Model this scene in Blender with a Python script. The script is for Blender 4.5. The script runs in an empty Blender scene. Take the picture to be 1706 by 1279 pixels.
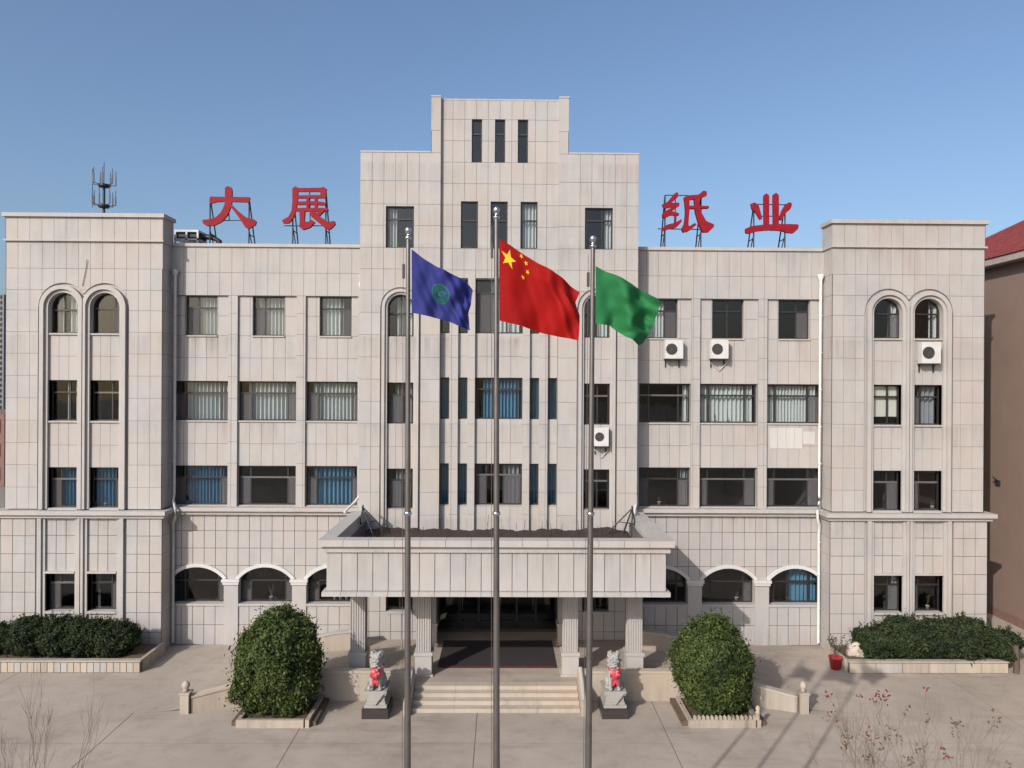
import bpy, bmesh, math, random
import numpy as np
from mathutils import Vector, Matrix
R = math.radians
random.seed(7)
rng = np.random.default_rng(11)
S = bpy.context.scene
COL = S.collection

# ------------------------------------------------------------------ camera
CAMX, CAMY, CAMZ, FPX, YAW, ROLL = 0.17, -30.0, 10.6, 1230.0, 0.7, 0.32
cd = bpy.data.cameras.new('camera'); cam = bpy.data.objects.new('camera', cd); COL.objects.link(cam)
cd.sensor_width = 36.0; cd.lens = FPX/1706*36.0; cd.clip_start = 0.1; cd.clip_end = 6000
cam.matrix_world = Matrix.Translation((CAMX, CAMY, CAMZ)) @ Matrix.Rotation(R(-YAW), 4, 'Z') @ Matrix.Rotation(R(90), 4, 'X') @ Matrix.Rotation(R(ROLL), 4, 'Z')
S.camera = cam
S.render.resolution_x, S.render.resolution_y = 1024, 768

# ------------------------------------------------------------------ light
SUN_EL, SUN_AZ = 30.0, 35.9        # azimuth: degrees to the left of the facade's normal
w = bpy.data.worlds.new('World'); S.world = w; w.use_nodes = True
nt = w.node_tree; nt.nodes.clear()
sky = nt.nodes.new('ShaderNodeTexSky'); sky.sky_type = 'NISHITA'; sky.sun_disc = False
sky.sun_elevation = R(SUN_EL); sky.sun_rotation = R(180+SUN_AZ)
sky.altitude = 50; sky.air_density = 1.0; sky.dust_density = 3.4; sky.ozone_density = 3.4
bg = nt.nodes.new('ShaderNodeBackground'); bg.inputs['Strength'].default_value = 0.116
wo = nt.nodes.new('ShaderNodeOutputWorld')
nt.links.new(sky.outputs[0], bg.inputs[0]); nt.links.new(bg.outputs[0], wo.inputs[0])
sl = bpy.data.lights.new('sun', 'SUN'); sl.energy = 3.0; sl.angle = R(0.53); sl.color = (1.0, 0.945, 0.89)
so = bpy.data.objects.new('sun', sl); COL.objects.link(so)
sd = Vector((-math.sin(R(SUN_AZ))*math.cos(R(SUN_EL)), -math.cos(R(SUN_AZ))*math.cos(R(SUN_EL)), math.sin(R(SUN_EL))))
so.rotation_euler = sd.to_track_quat('Z', 'Y').to_euler(); so.location = (-20, -40, 40)
vs = S.view_settings; vs.view_transform = 'Standard'; vs.look = 'None'; vs.gamma = 1; vs.exposure = 0.5; vs.use_curve_mapping = False
S.render.engine = 'CYCLES'
S.cycles.max_bounces = 6; S.cycles.transparent_max_bounces = 12

def at(px, py, Y):
    """the point of the plane at distance Y that the photograph shows at (px, py)"""
    yaw, roll = R(YAW), R(ROLL)
    u = (px-853)/FPX; v = -(py-639.5)/FPX
    c, s = math.cos(roll), math.sin(roll)
    u, v = u*c-v*s, u*s+v*c
    dx = math.cos(yaw)*u+math.sin(yaw); dy = -math.sin(yaw)*u+math.cos(yaw)
    t = (Y-CAMY)/dy
    return Vector((CAMX+dx*t, Y, CAMZ+v*t))

# ------------------------------------------------------------------ materials
def new_mat(name):
    m = bpy.data.materials.new(name); m.use_nodes = True
    n = m.node_tree.nodes; b = n['Principled BSDF']
    return m, n, m.node_tree.links, b
def lin(c): return tuple(c)+(1,)
def add_noise(n, l, vec, scale, detail=4, rough=0.55, stretch=None):
    t = n.new('ShaderNodeTexNoise'); t.inputs['Scale'].default_value = scale
    t.inputs['Detail'].default_value = detail; t.inputs['Roughness'].default_value = rough
    if stretch:
        mp = n.new('ShaderNodeMapping'); mp.inputs['Scale'].default_value = stretch
        l.new(vec, mp.inputs['Vector']); vec = mp.outputs[0]
    l.new(vec, t.inputs['Vector']); return t.outputs['Fac']
def ramp(n, l, fac, stops):
    r = n.new('ShaderNodeValToRGB'); e = r.color_ramp.elements
    e[0].position, e[0].color = stops[0][0], lin(stops[0][1]); e[1].position, e[1].color = stops[-1][0], lin(stops[-1][1])
    for p, c in stops[1:-1]:
        x = e.new(p); x.color = lin(c)
    l.new(fac, r.inputs[0]); return r.outputs[0]
def mixc(n, l, a, b, fac=1.0, mode='MULTIPLY'):
    m = n.new('ShaderNodeMix'); m.data_type = 'RGBA'; m.blend_type = mode
    if isinstance(fac, (int, float)): m.inputs[0].default_value = fac
    else: l.new(fac, m.inputs[0])
    for sock, v in ((6, a), (7, b)):
        if isinstance(v, tuple): m.inputs[sock].default_value = lin(v)
        else: l.new(v, m.inputs[sock])
    return m.outputs[2]
def bump(n, l, b, fac, strength=0.3, dist=0.01):
    u = n.new('ShaderNodeBump'); u.inputs['Strength'].default_value = strength; u.inputs['Distance'].default_value = dist
    l.new(fac, u.inputs['Height']); l.new(u.outputs[0], b.inputs['Normal'])
def pos(n): return n.new('ShaderNodeNewGeometry').outputs['Position']

def stone_mat(name, base, streak=0.5, rough=0.72):
    m, n, l, b = new_mat(name); p = pos(n)
    f1 = add_noise(n, l, p, 0.45, 5, 0.6)
    c = ramp(n, l, f1, [(0.3, (0.88, 0.90, 0.92)), (0.48, (1, 1, 1)), (0.6, (1.02, 0.985, 0.955)), (0.72, (1.0, 0.94, 0.90))])
    c = mixc(n, l, base, c, 1.0)
    f2 = add_noise(n, l, p, 1.0, 5, 0.65, (2.2, 2.2, 0.8))           # rain streaks running down
    s = ramp(n, l, f2, [(0.42, (1, 1, 1)), (0.62, (0.88, 0.875, 0.865)), (0.8, (0.78, 0.77, 0.75))])
    c = mixc(n, l, c, s, streak)
    sx = n.new('ShaderNodeSeparateXYZ'); l.new(p, sx.inputs[0])          # grime that runs down from sills and ledges
    mr = n.new('ShaderNodeMapRange'); mr.inputs[2].default_value = 22.0; mr.clamp = True; l.new(sx.outputs[2], mr.inputs[0])
    H = 22.0
    st = [(0.0, .9), (.35, .55), (.9, .05), (4.1, 0), (5.2, .8), (5.3, 0), (7.9, 0), (8.95, .75), (9.05, 0), (11.0, .05), (12.4, 1.0), (12.5, 0), (14.9, .1), (16.05, .7), (16.12, 0), (17.0, .45), (17.9, .2), (19.3, .8), (19.4, 0), (21.9, .5)]
    r_ = n.new('ShaderNodeValToRGB'); e_ = r_.color_ramp.elements
    e_[0].position = 0; e_[0].color = (.9,)*3+(1,); e_[1].position = 21.9/H; e_[1].color = (.5,)*3+(1,)
    for z_, v_ in st[1:-1]:
        x_ = e_.new(z_/H); x_.color = (v_, v_, v_, 1)
    l.new(mr.outputs[0], r_.inputs[0])
    f5 = add_noise(n, l, p, 1.0, 6, 0.7, (5.0, 5.0, 0.22))
    s5 = ramp(n, l, f5, [(0.40, (0, 0, 0)), (0.68, (1, 1, 1))])
    k5 = mixc(n, l, r_.outputs[0], s5, 1.0)
    f6 = add_noise(n, l, p, 0.35, 2, 0.5); k5 = mixc(n, l, k5, ramp(n, l, f6, [(0.38, (.15,)*3), (0.6, (1, 1, 1))]), 1.0)
    c = mixc(n, l, c, mixc(n, l, c, (0.62, 0.60, 0.57), 1.0), k5, 'MIX')
    f3 = add_noise(n, l, p, 60, 3, 0.7)
    g = ramp(n, l, f3, [(0.3, (0.92, 0.92, 0.92)), (0.7, (1.05, 1.05, 1.05))])
    c = mixc(n, l, c, g, 1.0)
    l.new(c, b.inputs['Base Color']); b.inputs['Roughness'].default_value = rough
    bump(n, l, b, f3, 0.12, 0.004)
    return m
def plain_mat(name, col, rough=0.6, metal=0.0, var=0.12, scale=3.0, bmp=0.0, spec=0.5):
    m, n, l, b = new_mat(name); p = pos(n)
    f = add_noise(n, l, p, scale, 5, 0.6)
    c = ramp(n, l, f, [(0.3, (1-var,)*3), (0.7, (1+var,)*3)])
    c = mixc(n, l, tuple(col), c, 1.0)
    l.new(c, b.inputs['Base Color']); b.inputs['Roughness'].default_value = rough; b.inputs['Metallic'].default_value = metal
    b.inputs['Specular IOR Level'].default_value = spec
    if bmp: bump(n, l, b, add_noise(n, l, p, scale*12, 4, 0.6), bmp, 0.01)
    return m
def glass_mat(name, tint, refl=1.0):
    m, n, l, b = new_mat(name); n.remove(b)
    tr = n.new('ShaderNodeBsdfTransparent'); tr.inputs[0].default_value = lin(tint)
    gl = n.new('ShaderNodeBsdfGlossy'); gl.inputs['Roughness'].default_value = 0.015; gl.inputs[0].default_value = (refl,)*3+(1,)
    lw = n.new('ShaderNodeLayerWeight'); lw.inputs[0].default_value = 0.5
    pw = n.new('ShaderNodeMath'); pw.operation = 'POWER'; pw.inputs[1].default_value = 4.0; l.new(lw.outputs['Facing'], pw.inputs[0])
    fr = n.new('ShaderNodeMath'); fr.operation = 'MULTIPLY_ADD'; fr.inputs[1].default_value = 0.88; fr.inputs[2].default_value = 0.055; l.new(pw.outputs[0], fr.inputs[0])
    nz = add_noise(n, l, pos(n), 0.9, 2)
    bu = n.new('ShaderNodeBump'); bu.inputs['Strength'].default_value = 0.15; bu.inputs['Distance'].default_value = 0.03
    l.new(nz, bu.inputs['Height']); l.new(bu.outputs[0], gl.inputs['Normal'])
    mx = n.new('ShaderNodeMixShader'); l.new(fr.outputs[0], mx.inputs[0]); l.new(tr.outputs[0], mx.inputs[1]); l.new(gl.outputs[0], mx.inputs[2])
    l.new(mx.outputs[0], n['Material Output'].inputs[0]); return m
def mesh_screen_mat(name, col, see):
    m, n, l, b = new_mat(name)
    tr = n.new('ShaderNodeBsdfTransparent'); mx = n.new('ShaderNodeMixShader'); mx.inputs[0].default_value = 1-see
    b.inputs['Base Color'].default_value = lin(col); b.inputs['Roughness'].default_value = 0.8
    l.new(tr.outputs[0], mx.inputs[1]); l.new(b.outputs[0], mx.inputs[2]); l.new(mx.outputs[0], n['Material Output'].inputs[0]); return m
def leaf_mat(name, col, rough=0.5):
    m, n, l, b = new_mat(name); p = pos(n)
    f = add_noise(n, l, p, 2.2, 4, 0.6)
    c = ramp(n, l, f, [(0.3, (0.7, 0.75, 0.7)), (0.7, (1.3, 1.25, 1.1))]); c = mixc(n, l, tuple(col), c, 1.0)
    l.new(c, b.inputs['Base Color']); b.inputs['Roughness'].default_value = .65; b.inputs['Specular IOR Level'].default_value = .25
    t = n.new('ShaderNodeBsdfTranslucent'); l.new(c, t.inputs[0])
    mx = n.new('ShaderNodeMixShader'); mx.inputs[0].default_value = 0.22
    l.new(b.outputs[0], mx.inputs[1]); l.new(t.outputs[0], mx.inputs[2]); l.new(mx.outputs[0], n['Material Output'].inputs[0]); return m
def curtain_mat(name, col):
    m, n, l, b = new_mat(name)
    b.inputs['Base Color'].default_value = lin(col); b.inputs['Roughness'].default_value = 0.9
    t = n.new('ShaderNodeBsdfTranslucent'); t.inputs[0].default_value = lin(col)
    mx = n.new('ShaderNodeMixShader'); mx.inputs[0].default_value = 0.12
    l.new(b.outputs[0], mx.inputs[1]); l.new(t.outputs[0], mx.inputs[2]); l.new(mx.outputs[0], n['Material Output'].inputs[0]); return m

STONES = [stone_mat('wall_stone_%s' % k, c, s) for k, c, s in (
    ('cream', (0.362, 0.341, 0.324), 0.45), ('grey', (0.356, 0.340, 0.328), 0.5), ('rose', (0.364, 0.338, 0.326), 0.4),
    ('pale', (0.370, 0.351, 0.335), 0.35), ('ochre', (0.362, 0.338, 0.314), 0.45))]
STONE = STONES[0]
M = dict(
    grout=plain_mat('dark_joint', (0.10, 0.09, 0.085), 0.9),
    trim=stone_mat('trim_stone', (0.372, 0.352, 0.336), 0.5),
    cleaner=stone_mat('clean_stone', (0.50, 0.485, 0.47), 0.1),
    frame=plain_mat('dark_window_frame', (0.022, 0.019, 0.018), 0.4),
    greyframe=plain_mat('grey_transom', (0.09, 0.09, 0.09), 0.4),
    glass=glass_mat('window_glass', (0.92, 0.94, 0.94)),
    screen=mesh_screen_mat('insect_screen', (0.10, 0.095, 0.10), 0.4),
    curtain_white=curtain_mat('white_curtain', (0.42, 0.455, 0.45)),
    curtain_blue=curtain_mat('blue_curtain', (0.06, 0.175, 0.28)),
    curtain_grey=curtain_mat('grey_curtain', (0.20, 0.215, 0.24)),
    blind=curtain_mat('cream_blind', (0.50, 0.50, 0.45)),
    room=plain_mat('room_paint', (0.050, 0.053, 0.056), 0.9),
    roof=plain_mat('roof_felt', (0.14, 0.13, 0.12), 0.9, bmp=0.3),
    litter=plain_mat('dead_leaves', (0.032, 0.02, 0.014), 0.95, var=0.4, scale=14, bmp=0.8),
    red=plain_mat('sign_red', (0.215, 0.008, 0.017), 0.6, var=0.15, scale=5, spec=0.15),
    steel=plain_mat('dark_steel', (0.035, 0.035, 0.04), 0.5, 0.3),
    pole=plain_mat('pole_steel', (0.17, 0.155, 0.145), 0.42, 0.75, var=0.15),
    chrome=plain_mat('polished_steel', (0.6, 0.6, 0.6), 0.18, 1.0, var=0.03),
    pipe=plain_mat('white_plastic_pipe', (0.60, 0.575, 0.55), 0.45, var=0.1, scale=4),
    pipegrey=plain_mat('grey_and_shaded_pipe', (0.42, 0.40, 0.38), 0.5, var=0.15, scale=4),  # grey hoses, and the left downpipe with its shade in the colour
    acwhite=plain_mat('white_enamel', (0.50, 0.495, 0.475), 0.4, var=0.08),
    acdark=plain_mat('black_grille', (0.03, 0.03, 0.03), 0.6),
    concrete=None, kerb=stone_mat('kerb_stone', (0.36, 0.31, 0.255), 0.5),
    step=stone_mat('step_stone', (0.40, 0.345, 0.28), 0.4),
    lion=stone_mat('carved_marble', (0.29, 0.28, 0.255), 0.7),
    plinth=plain_mat('black_granite', (0.035, 0.03, 0.028), 0.35),
    silk=plain_mat('red_silk', (0.42, 0.03, 0.045), 0.5, var=0.4, scale=22),
    silkpink=plain_mat('faded_red_silk', (0.46, 0.15, 0.17), 0.55, var=0.3, scale=22),
    soil=plain_mat('dry_soil', (0.10, 0.07, 0.045), 0.95, var=0.3, scale=8, bmp=0.5),
    bark=plain_mat('bark', (0.085, 0.06, 0.045), 0.9, var=0.3, scale=20, bmp=0.4),
    twig=plain_mat('pale_twig', (0.16, 0.125, 0.10), 0.85, var=0.3, scale=15),
    mat=plain_mat('red_door_mat', (0.022, 0.017, 0.018), 0.95, var=0.3, scale=8),
    patch=stone_mat('reflection_stone', (0.46, 0.455, 0.445), 0.2),  # lighter stone colour standing in for reflected window light
    matred=plain_mat('carpet_border', (0.14, 0.02, 0.02), 0.95, var=0.3, scale=8),
    doorglass=glass_mat('door_glass', (0.35, 0.33, 0.32)),
    redroof=plain_mat('red_roof_tile', (0.17, 0.026, 0.024), 0.8, var=0.2, scale=2),
    brown=plain_mat('brown_render', (0.205, 0.142, 0.112), 0.85, var=0.06, scale=0.8, bmp=0.1),
    gutter=plain_mat('pale_eave', (0.34, 0.29, 0.26), 0.7),
    farwall=plain_mat('far_wall', (0.16, 0.16, 0.17), 0.8),
    farbrick=plain_mat('far_brick', (0.18, 0.10, 0.08), 0.85),
    farwin=plain_mat('far_window', (0.02, 0.025, 0.03), 0.2),
    pot=plain_mat('red_pot', (0.33, 0.02, 0.02), 0.35),
    whitepot=plain_mat('white_pot', (0.42, 0.40, 0.37), 0.4),
    boulder=plain_mat('pale_boulder', (0.42, 0.36, 0.30), 0.85, var=0.25, scale=5, bmp=0.6),
)
def concrete_mat():
    m, n, l, b = new_mat('forecourt_concrete'); p = pos(n)
    f = add_noise(n, l, p, 0.22, 6, 0.6)
    c = ramp(n, l, f, [(0.3, (0.272, 0.230, 0.190)), (0.5, (0.320, 0.272, 0.226)), (0.7, (0.362, 0.308, 0.256))])
    f2 = add_noise(n, l, p, 1.3, 6, 0.7)
    s = ramp(n, l, f2, [(0.36, (0.86, 0.85, 0.84)), (0.5, (1, 1, 1)), (0.68, (1.06, 1.05, 1.04))]); c = mixc(n, l, c, s, 0.9)
    f4 = add_noise(n, l, p, 0.5, 4, 0.7, (0.25, 1.6, 1))
    s = ramp(n, l, f4, [(0.55, (1, 1, 1)), (0.66, (0.84, 0.82, 0.80))]); c = mixc(n, l, c, s, 1)
    vo = n.new('ShaderNodeTexVoronoi'); vo.feature = 'DISTANCE_TO_EDGE'; vo.inputs['Scale'].default_value = .28
    wv = n.new('ShaderNodeVectorMath'); wv.operation = 'ADD'; nz = n.new('ShaderNodeTexNoise'); nz.inputs['Scale'].default_value = 1.1; nz.inputs['Detail'].default_value = 5
    l.new(p, nz.inputs['Vector']); l.new(p, wv.inputs[0]); l.new(nz.outputs['Color'], wv.inputs[1]); l.new(wv.outputs[0], vo.inputs['Vector'])
    cr = ramp(n, l, vo.outputs['Distance'], [(0.0, (0.74, 0.72, 0.70)), (0.008, (1, 1, 1))])
    fm = add_noise(n, l, p, .16, 3); c = mixc(n, l, c, cr, ramp(n, l, fm, [(.55, (0, 0, 0)), (.66, (1, 1, 1))]))
    f7 = add_noise(n, l, p, .8, 3, .5); c = mixc(n, l, c, ramp(n, l, f7, [(.62, (1, 1, 1)), (.76, (.84, .825, .81))]), 1)
    f3 = add_noise(n, l, p, 45, 4, 0.7)
    g = ramp(n, l, f3, [(0.3, (0.88, 0.88, 0.88)), (0.7, (1.1, 1.1, 1.1))]); c = mixc(n, l, c, g, 1)
    l.new(c, b.inputs['Base Color']); b.inputs['Roughness'].default_value = 0.9; bump(n, l, b, f3, 0.25, 0.006); return m
M['concrete'] = concrete_mat()
LEAF = [leaf_mat('leaf_dark', (0.022, 0.034, 0.012)), leaf_mat('leaf_mid', (0.046, 0.070, 0.020)), leaf_mat('leaf_light', (0.092, 0.118, 0.036))]
LEAFB = [leaf_mat('hedge_dark', (0.013, 0.022, 0.012)), leaf_mat('hedge_mid', (0.022, 0.036, 0.016)), leaf_mat('hedge_light', (0.045, 0.060, 0.024))]
REDLEAF = leaf_mat('red_leaf', (0.17, 0.014, 0.022)); DRYLEAF = leaf_mat('dry_leaf', (0.12, 0.07, 0.04))

# ------------------------------------------------------------------ mesh helpers
class MB:
    """collects faces; build() links them as one mesh object"""
    def __init__(s): s.v = []; s.f = []; s.mi = []; s.sm = []
    def face(s, pts, mi=0, sm=False):
        k = len(s.v); s.v += [tuple(p) for p in pts]; s.f.append(tuple(range(k, k+len(pts)))); s.mi.append(mi); s.sm.append(sm)
    def grid(s, rows, mi=0, sm=True, close=False):
        k = len(s.v); nr, nc = len(rows), len(rows[0])
        for r in rows: s.v += [tuple(p) for p in r]
        for i in range(nr-1):
            for j in range(nc if close else nc-1):
                a, b = k+i*nc+j, k+i*nc+(j+1) % nc
                s.f.append((a, b, b+nc, a+nc)); s.mi.append(mi); s.sm.append(sm)
    def box(s, x0, x1, y0, y1, z0, z1, mi=0, skip=''):
        x0, x1 = sorted((x0, x1)); y0, y1 = sorted((y0, y1)); z0, z1 = sorted((z0, z1))
        if 'f' not in skip: s.face([(x0, y0, z0), (x1, y0, z0), (x1, y0, z1), (x0, y0, z1)], mi)
        if 'b' not in skip: s.face([(x1, y1, z0), (x0, y1, z0), (x0, y1, z1), (x1, y1, z1)], mi)
        if 'l' not in skip: s.face([(x0, y1, z0), (x0, y0, z0), (x0, y0, z1), (x0, y1, z1)], mi)
        if 'r' not in skip: s.face([(x1, y0, z0), (x1, y1, z0), (x1, y1, z1), (x1, y0, z1)], mi)
        if 't' not in skip: s.face([(x0, y0, z1), (x1, y0, z1), (x1, y1, z1), (x0, y1, z1)], mi)
        if 'd' not in skip: s.face([(x0, y1, z0), (x1, y1, z0), (x1, y0, z0), (x0, y0, z0)], mi)
    def tube(s, pts, rad, n=8, mi=0, cap=True):
        pts = [Vector(p) for p in pts]
        if not isinstance(rad, (list, tuple)): rad = [rad]*len(pts)
        rows = []; up = Vector((0.13, 0.31, 0.94))
        for i, p in enumerate(pts):
            t = (pts[min(i+1, len(pts)-1)]-pts[max(i-1, 0)]).normalized()
            a = t.cross(up)
            if a.length < 0.15: a = t.cross(Vector((1, 0.2, 0)))
            a.normalize(); b = t.cross(a)
            rows.append([p+(a*math.cos(2*math.pi*j/n)+b*math.sin(2*math.pi*j/n))*rad[i] for j in range(n)])
        s.grid(rows, mi, True, True)
        if cap:
            s.face(rows[0][::-1], mi); s.face(rows[-1], mi)
    def lathe(s, c, prof, n=16, mi=0):
        rows = [[(c[0]+r*math.cos(2*math.pi*j/n), c[1]+r*math.sin(2*math.pi*j/n), c[2]+z) for j in range(n)] for r, z in prof]
        s.grid(rows, mi, True, True)
    def ext(s, pts, y0, y1, mi=0):
        """polygon of (x, z) points extruded from y0 (front) to y1"""
        k = len(pts)
        ar = sum(pts[i][0]*pts[(i+1) % k][1]-pts[(i+1) % k][0]*pts[i][1] for i in range(k))
        if ar < 0: pts = pts[::-1]
        s.face([(x, y0, z) for x, z in pts], mi); s.face([(x, y1, z) for x, z in pts[::-1]], mi)
        for i in range(k):
            (xa, za), (xb, zb) = pts[i], pts[(i+1) % k]
            s.face([(xa, y1, za), (xb, y1, zb), (xb, y0, zb), (xa, y0, za)], mi)
    def mesh(s, name, mats):
        me = bpy.data.meshes.new(name); me.from_pydata(s.v, [], s.f)
        for m in (mats if isinstance(mats, (list, tuple)) else [mats]): me.materials.append(m)
        me.polygons.foreach_set('material_index', s.mi); me.polygons.foreach_set('use_smooth', s.sm)
        me.update(); return me
    def build(s, name, mats, parent=None, **kw):
        return link(name, s.mesh(name, mats), parent, **kw)
def link(name, data, parent=None, loc=None, **kw):
    o = bpy.data.objects.new(name, data); COL.objects.link(o)
    if parent: o.parent = parent
    if loc is not None: o.location = loc
    for k, v in kw.items(): o[k] = v
    return o
def thing(name, label, cat, loc=(0, 0, 0), group=None):
    o = bpy.data.objects.new(name, None); COL.objects.link(o); o.location = loc; o.empty_display_size = 0.3
    o['label'] = label; o['category'] = cat
    if group: o['group'] = group
    return o
def tag(o, label, cat, group=None):
    o['label'] = label; o['category'] = cat
    if group: o['group'] = group
    return o

# ------------------------------------------------------------------ ground and setting
g = MB(); g.box(-1500, 1500, -400, 2500, -0.5, -0.02); g.build('ground', plain_mat('dry_ground', (0.19, 0.165, 0.13), 0.95, var=0.2, scale=0.05), kind='structure')
fc = MB(); fc.box(-34, 22.5, -46, -0.05, -0.019, -0.006); fc = fc.build('forecourt', M['grout'], kind='structure')
ys = [-46, -41.8, -37.6, -33.4, -29.2, -25.0, -20.8, -16.6, -12.4, -8.2, -4.0, 0.0]
xs = [-34, -28.4, -22.8, -17.4, -11.6, -6.0, -0.6, 5.2, 10.9, 16.4, 22.4]
for i in range(len(ys)-1):
    for j in range(len(xs)-1):
        m_ = MB(); dz = random.uniform(-0.002, 0.002)
        m_.box(xs[j]+.012, xs[j+1]-.012, ys[i]+.012, ys[i+1]-.012-(0.06 if i == len(ys)-2 else 0), -0.014, 0.0+dz, skip='d')
        m_.build('concrete_slab', M['concrete'], fc)
# alley pavement beside the brown building
al = MB(); al.box(19.3, 22.6, -0.04, 30, -0.019, -0.002); al.build('alley_paving', M['concrete'], kind='structure')

# ------------------------------------------------------------------ main building
B = thing('office_building', 'long four storey cream stone office building with a stepped central tower and two end wings', 'building')
WX0, WX1, TX, PX = 13.24, 19.35, 5.5, 2.72
YW, YT, YL = -0.8, -0.8, -0.9          # wing and tower front, lower storey of the wings
allpanels = []                          # (apparent size, pieces, frame)
shell = MB()                            # backing sheets, reveals

def curve_arch(cxs, r, spring):
    def f(x):
        z = spring
        for c in cxs:
            if abs(x-c) < r: z = max(z, spring+math.sqrt(max(r*r-(x-c)**2, 0)))
        return z
    return f
def cut(pieces, hole):
    """subtract (x0, x1, z0, top) from a list of pieces; a piece is (xa, xb, za, zb, lower_curve or None)"""
    hx0, hx1, hz0, top = hole[:4]
    apex = top if not callable(top) else hole[4]
    out = []
    for p in pieces:
        xa, xb, za, zb, lc = p
        if hx1 <= xa+1e-6 or hx0 >= xb-1e-6 or hz0 >= zb-1e-6 or apex <= za+1e-6 or lc: out.append(p); continue
        ia, ib = max(xa, hx0), min(xb, hx1)
        if ia > xa+1e-4: out.append((xa, ia, za, zb, None))
        if ib < xb-1e-4: out.append((ib, xb, za, zb, None))
        if hz0 > za+1e-4: out.append((ia, ib, za, hz0, None))
        if callable(top):
            out.append((ia, ib, max(za, hz0), min(zb, apex+.01), top))
            if apex+.01 < zb-1e-4: out.append((ia, ib, max(apex+.01, za), zb, None))
        elif apex < zb-1e-4: out.append((ia, ib, apex, zb, None))
    return out
def add_piece(mb, P, p, d, mi=0, sides=True):
    """P(u, d, z) -> world. front face at depth 0, sides back to d"""
    xa, xb, za, zb, lc = p
    if xb-xa < 0.012: return
    if not lc:
        if zb-za < 0.012: return
        mb.face([P(xa, 0, za), P(xb, 0, za), P(xb, 0, zb), P(xa, 0, zb)], mi)
        if sides:
            mb.face([P(xa, d, za), P(xb, d, za), P(xb, 0, za), P(xa, 0, za)], mi)
            mb.face([P(xa, 0, zb), P(xb, 0, zb), P(xb, d, zb), P(xa, d, zb)], mi)
            mb.face([P(xa, d, za), P(xa, 0, za), P(xa, 0, zb), P(xa, d, zb)], mi)
            mb.face([P(xb, 0, za), P(xb, d, za), P(xb, d, zb), P(xb, 0, zb)], mi)
        return
    n = max(2, int((xb-xa)/0.06)+1)
    us = [xa+(xb-xa)*i/n for i in range(n+1)]; lo = [max(za, lc(u)) for u in us]
    for i in range(n):
        if lo[i] >= zb-0.002 and lo[i+1] >= zb-0.002: continue
        l0, l1 = min(lo[i], zb), min(lo[i+1], zb)
        mb.face([P(us[i], 0, l0), P(us[i+1], 0, l1), P(us[i+1], 0, zb), P(us[i], 0, zb)], mi)
        if sides: mb.face([P(us[i], d, l0), P(us[i+1], d, l1), P(us[i+1], 0, l1), P(us[i], 0, l0)], mi)
def frameP(o, ang):
    c, s = math.cos(ang), math.sin(ang)      # ang 0: front normal -Y, u along +X
    return lambda u, d, z: (o[0]+u*c-d*s, o[1]+u*s+d*c, z)
def clad(x0, x1, Y, zl, holes=(), step=0.47, o=None, ang=0.0, gap=0.0058, back=True, off=0.0):
    """stone panels hung on a wall: zl = joint heights (bottom to top), holes = openings"""
    T = 0.016
    P = frameP((0, Y) if o is None else o, ang)
    n = max(1, round((x1-x0)/step)); xl = [x0+(x1-x0)*i/n for i in range(n+1)]
    for i in range(n):
        for j in range(len(zl)-1):
            ga, gb = (gap if i else 0), (gap if i < n-1 else 0)
            gc, gd = (gap if j else 0), (gap if j < len(zl)-2 else 0)
            cell = (xl[i]+ga, xl[i+1]-gb, zl[j]+gc, zl[j+1]-gd, None)
            ps = [cell]
            for h in holes: ps = cut(ps, h)
            ps = [p for p in ps if p[1]-p[0] > 0.012 and (p[4] or p[3]-p[2] > 0.012)]
            if not ps: continue
            ar = sum((p[1]-p[0])*(p[3]-p[2])*(0.5 if p[4] else 1) for p in ps)
            c = P((cell[0]+cell[1])/2, 0, (cell[2]+cell[3])/2)
            d = math.dist(c, (CAMX, CAMY, CAMZ)); vis = ar/d**2
            if abs(ang) > 0.1: vis *= 0.05
            allpanels.append((vis, ps, P, T, ang, c, len(ps) == 1 and ps[0] == cell))
    if back:
        ps = [(x0, x1, zl[0], zl[-1], None)]
        for h in holes: ps = cut(ps, h)
        PB = lambda u, d, z: P(u, d+T, z)
        for p in ps: add_piece(shell, PB, p, 0, 0, False)
def reveal(pts, Y0, Y1, mi=1, closed=True):
    """sides of an opening: outline of (x, z), anticlockwise seen from the front"""
    k = len(pts)
    for i in range(k if closed else k-1):
        (xa, za), (xb, zb) = pts[i], pts[(i+1) % k]
        shell.face([(xa, Y0, za), (xb, Y0, zb), (xb, Y1, zb), (xa, Y1, za)], mi)
def rect_pts(x0, x1, z0, z1): return [(x0, z0), (x1, z0), (x1, z1), (x0, z1)]
def arch_pts(x0, x1, z0, f, n=20):
    return [(x0, z0), (x1, z0)]+[(x1+(x0-x1)*i/n, f(x1+(x0-x1)*i/n)) for i in range(n+1)]

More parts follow.
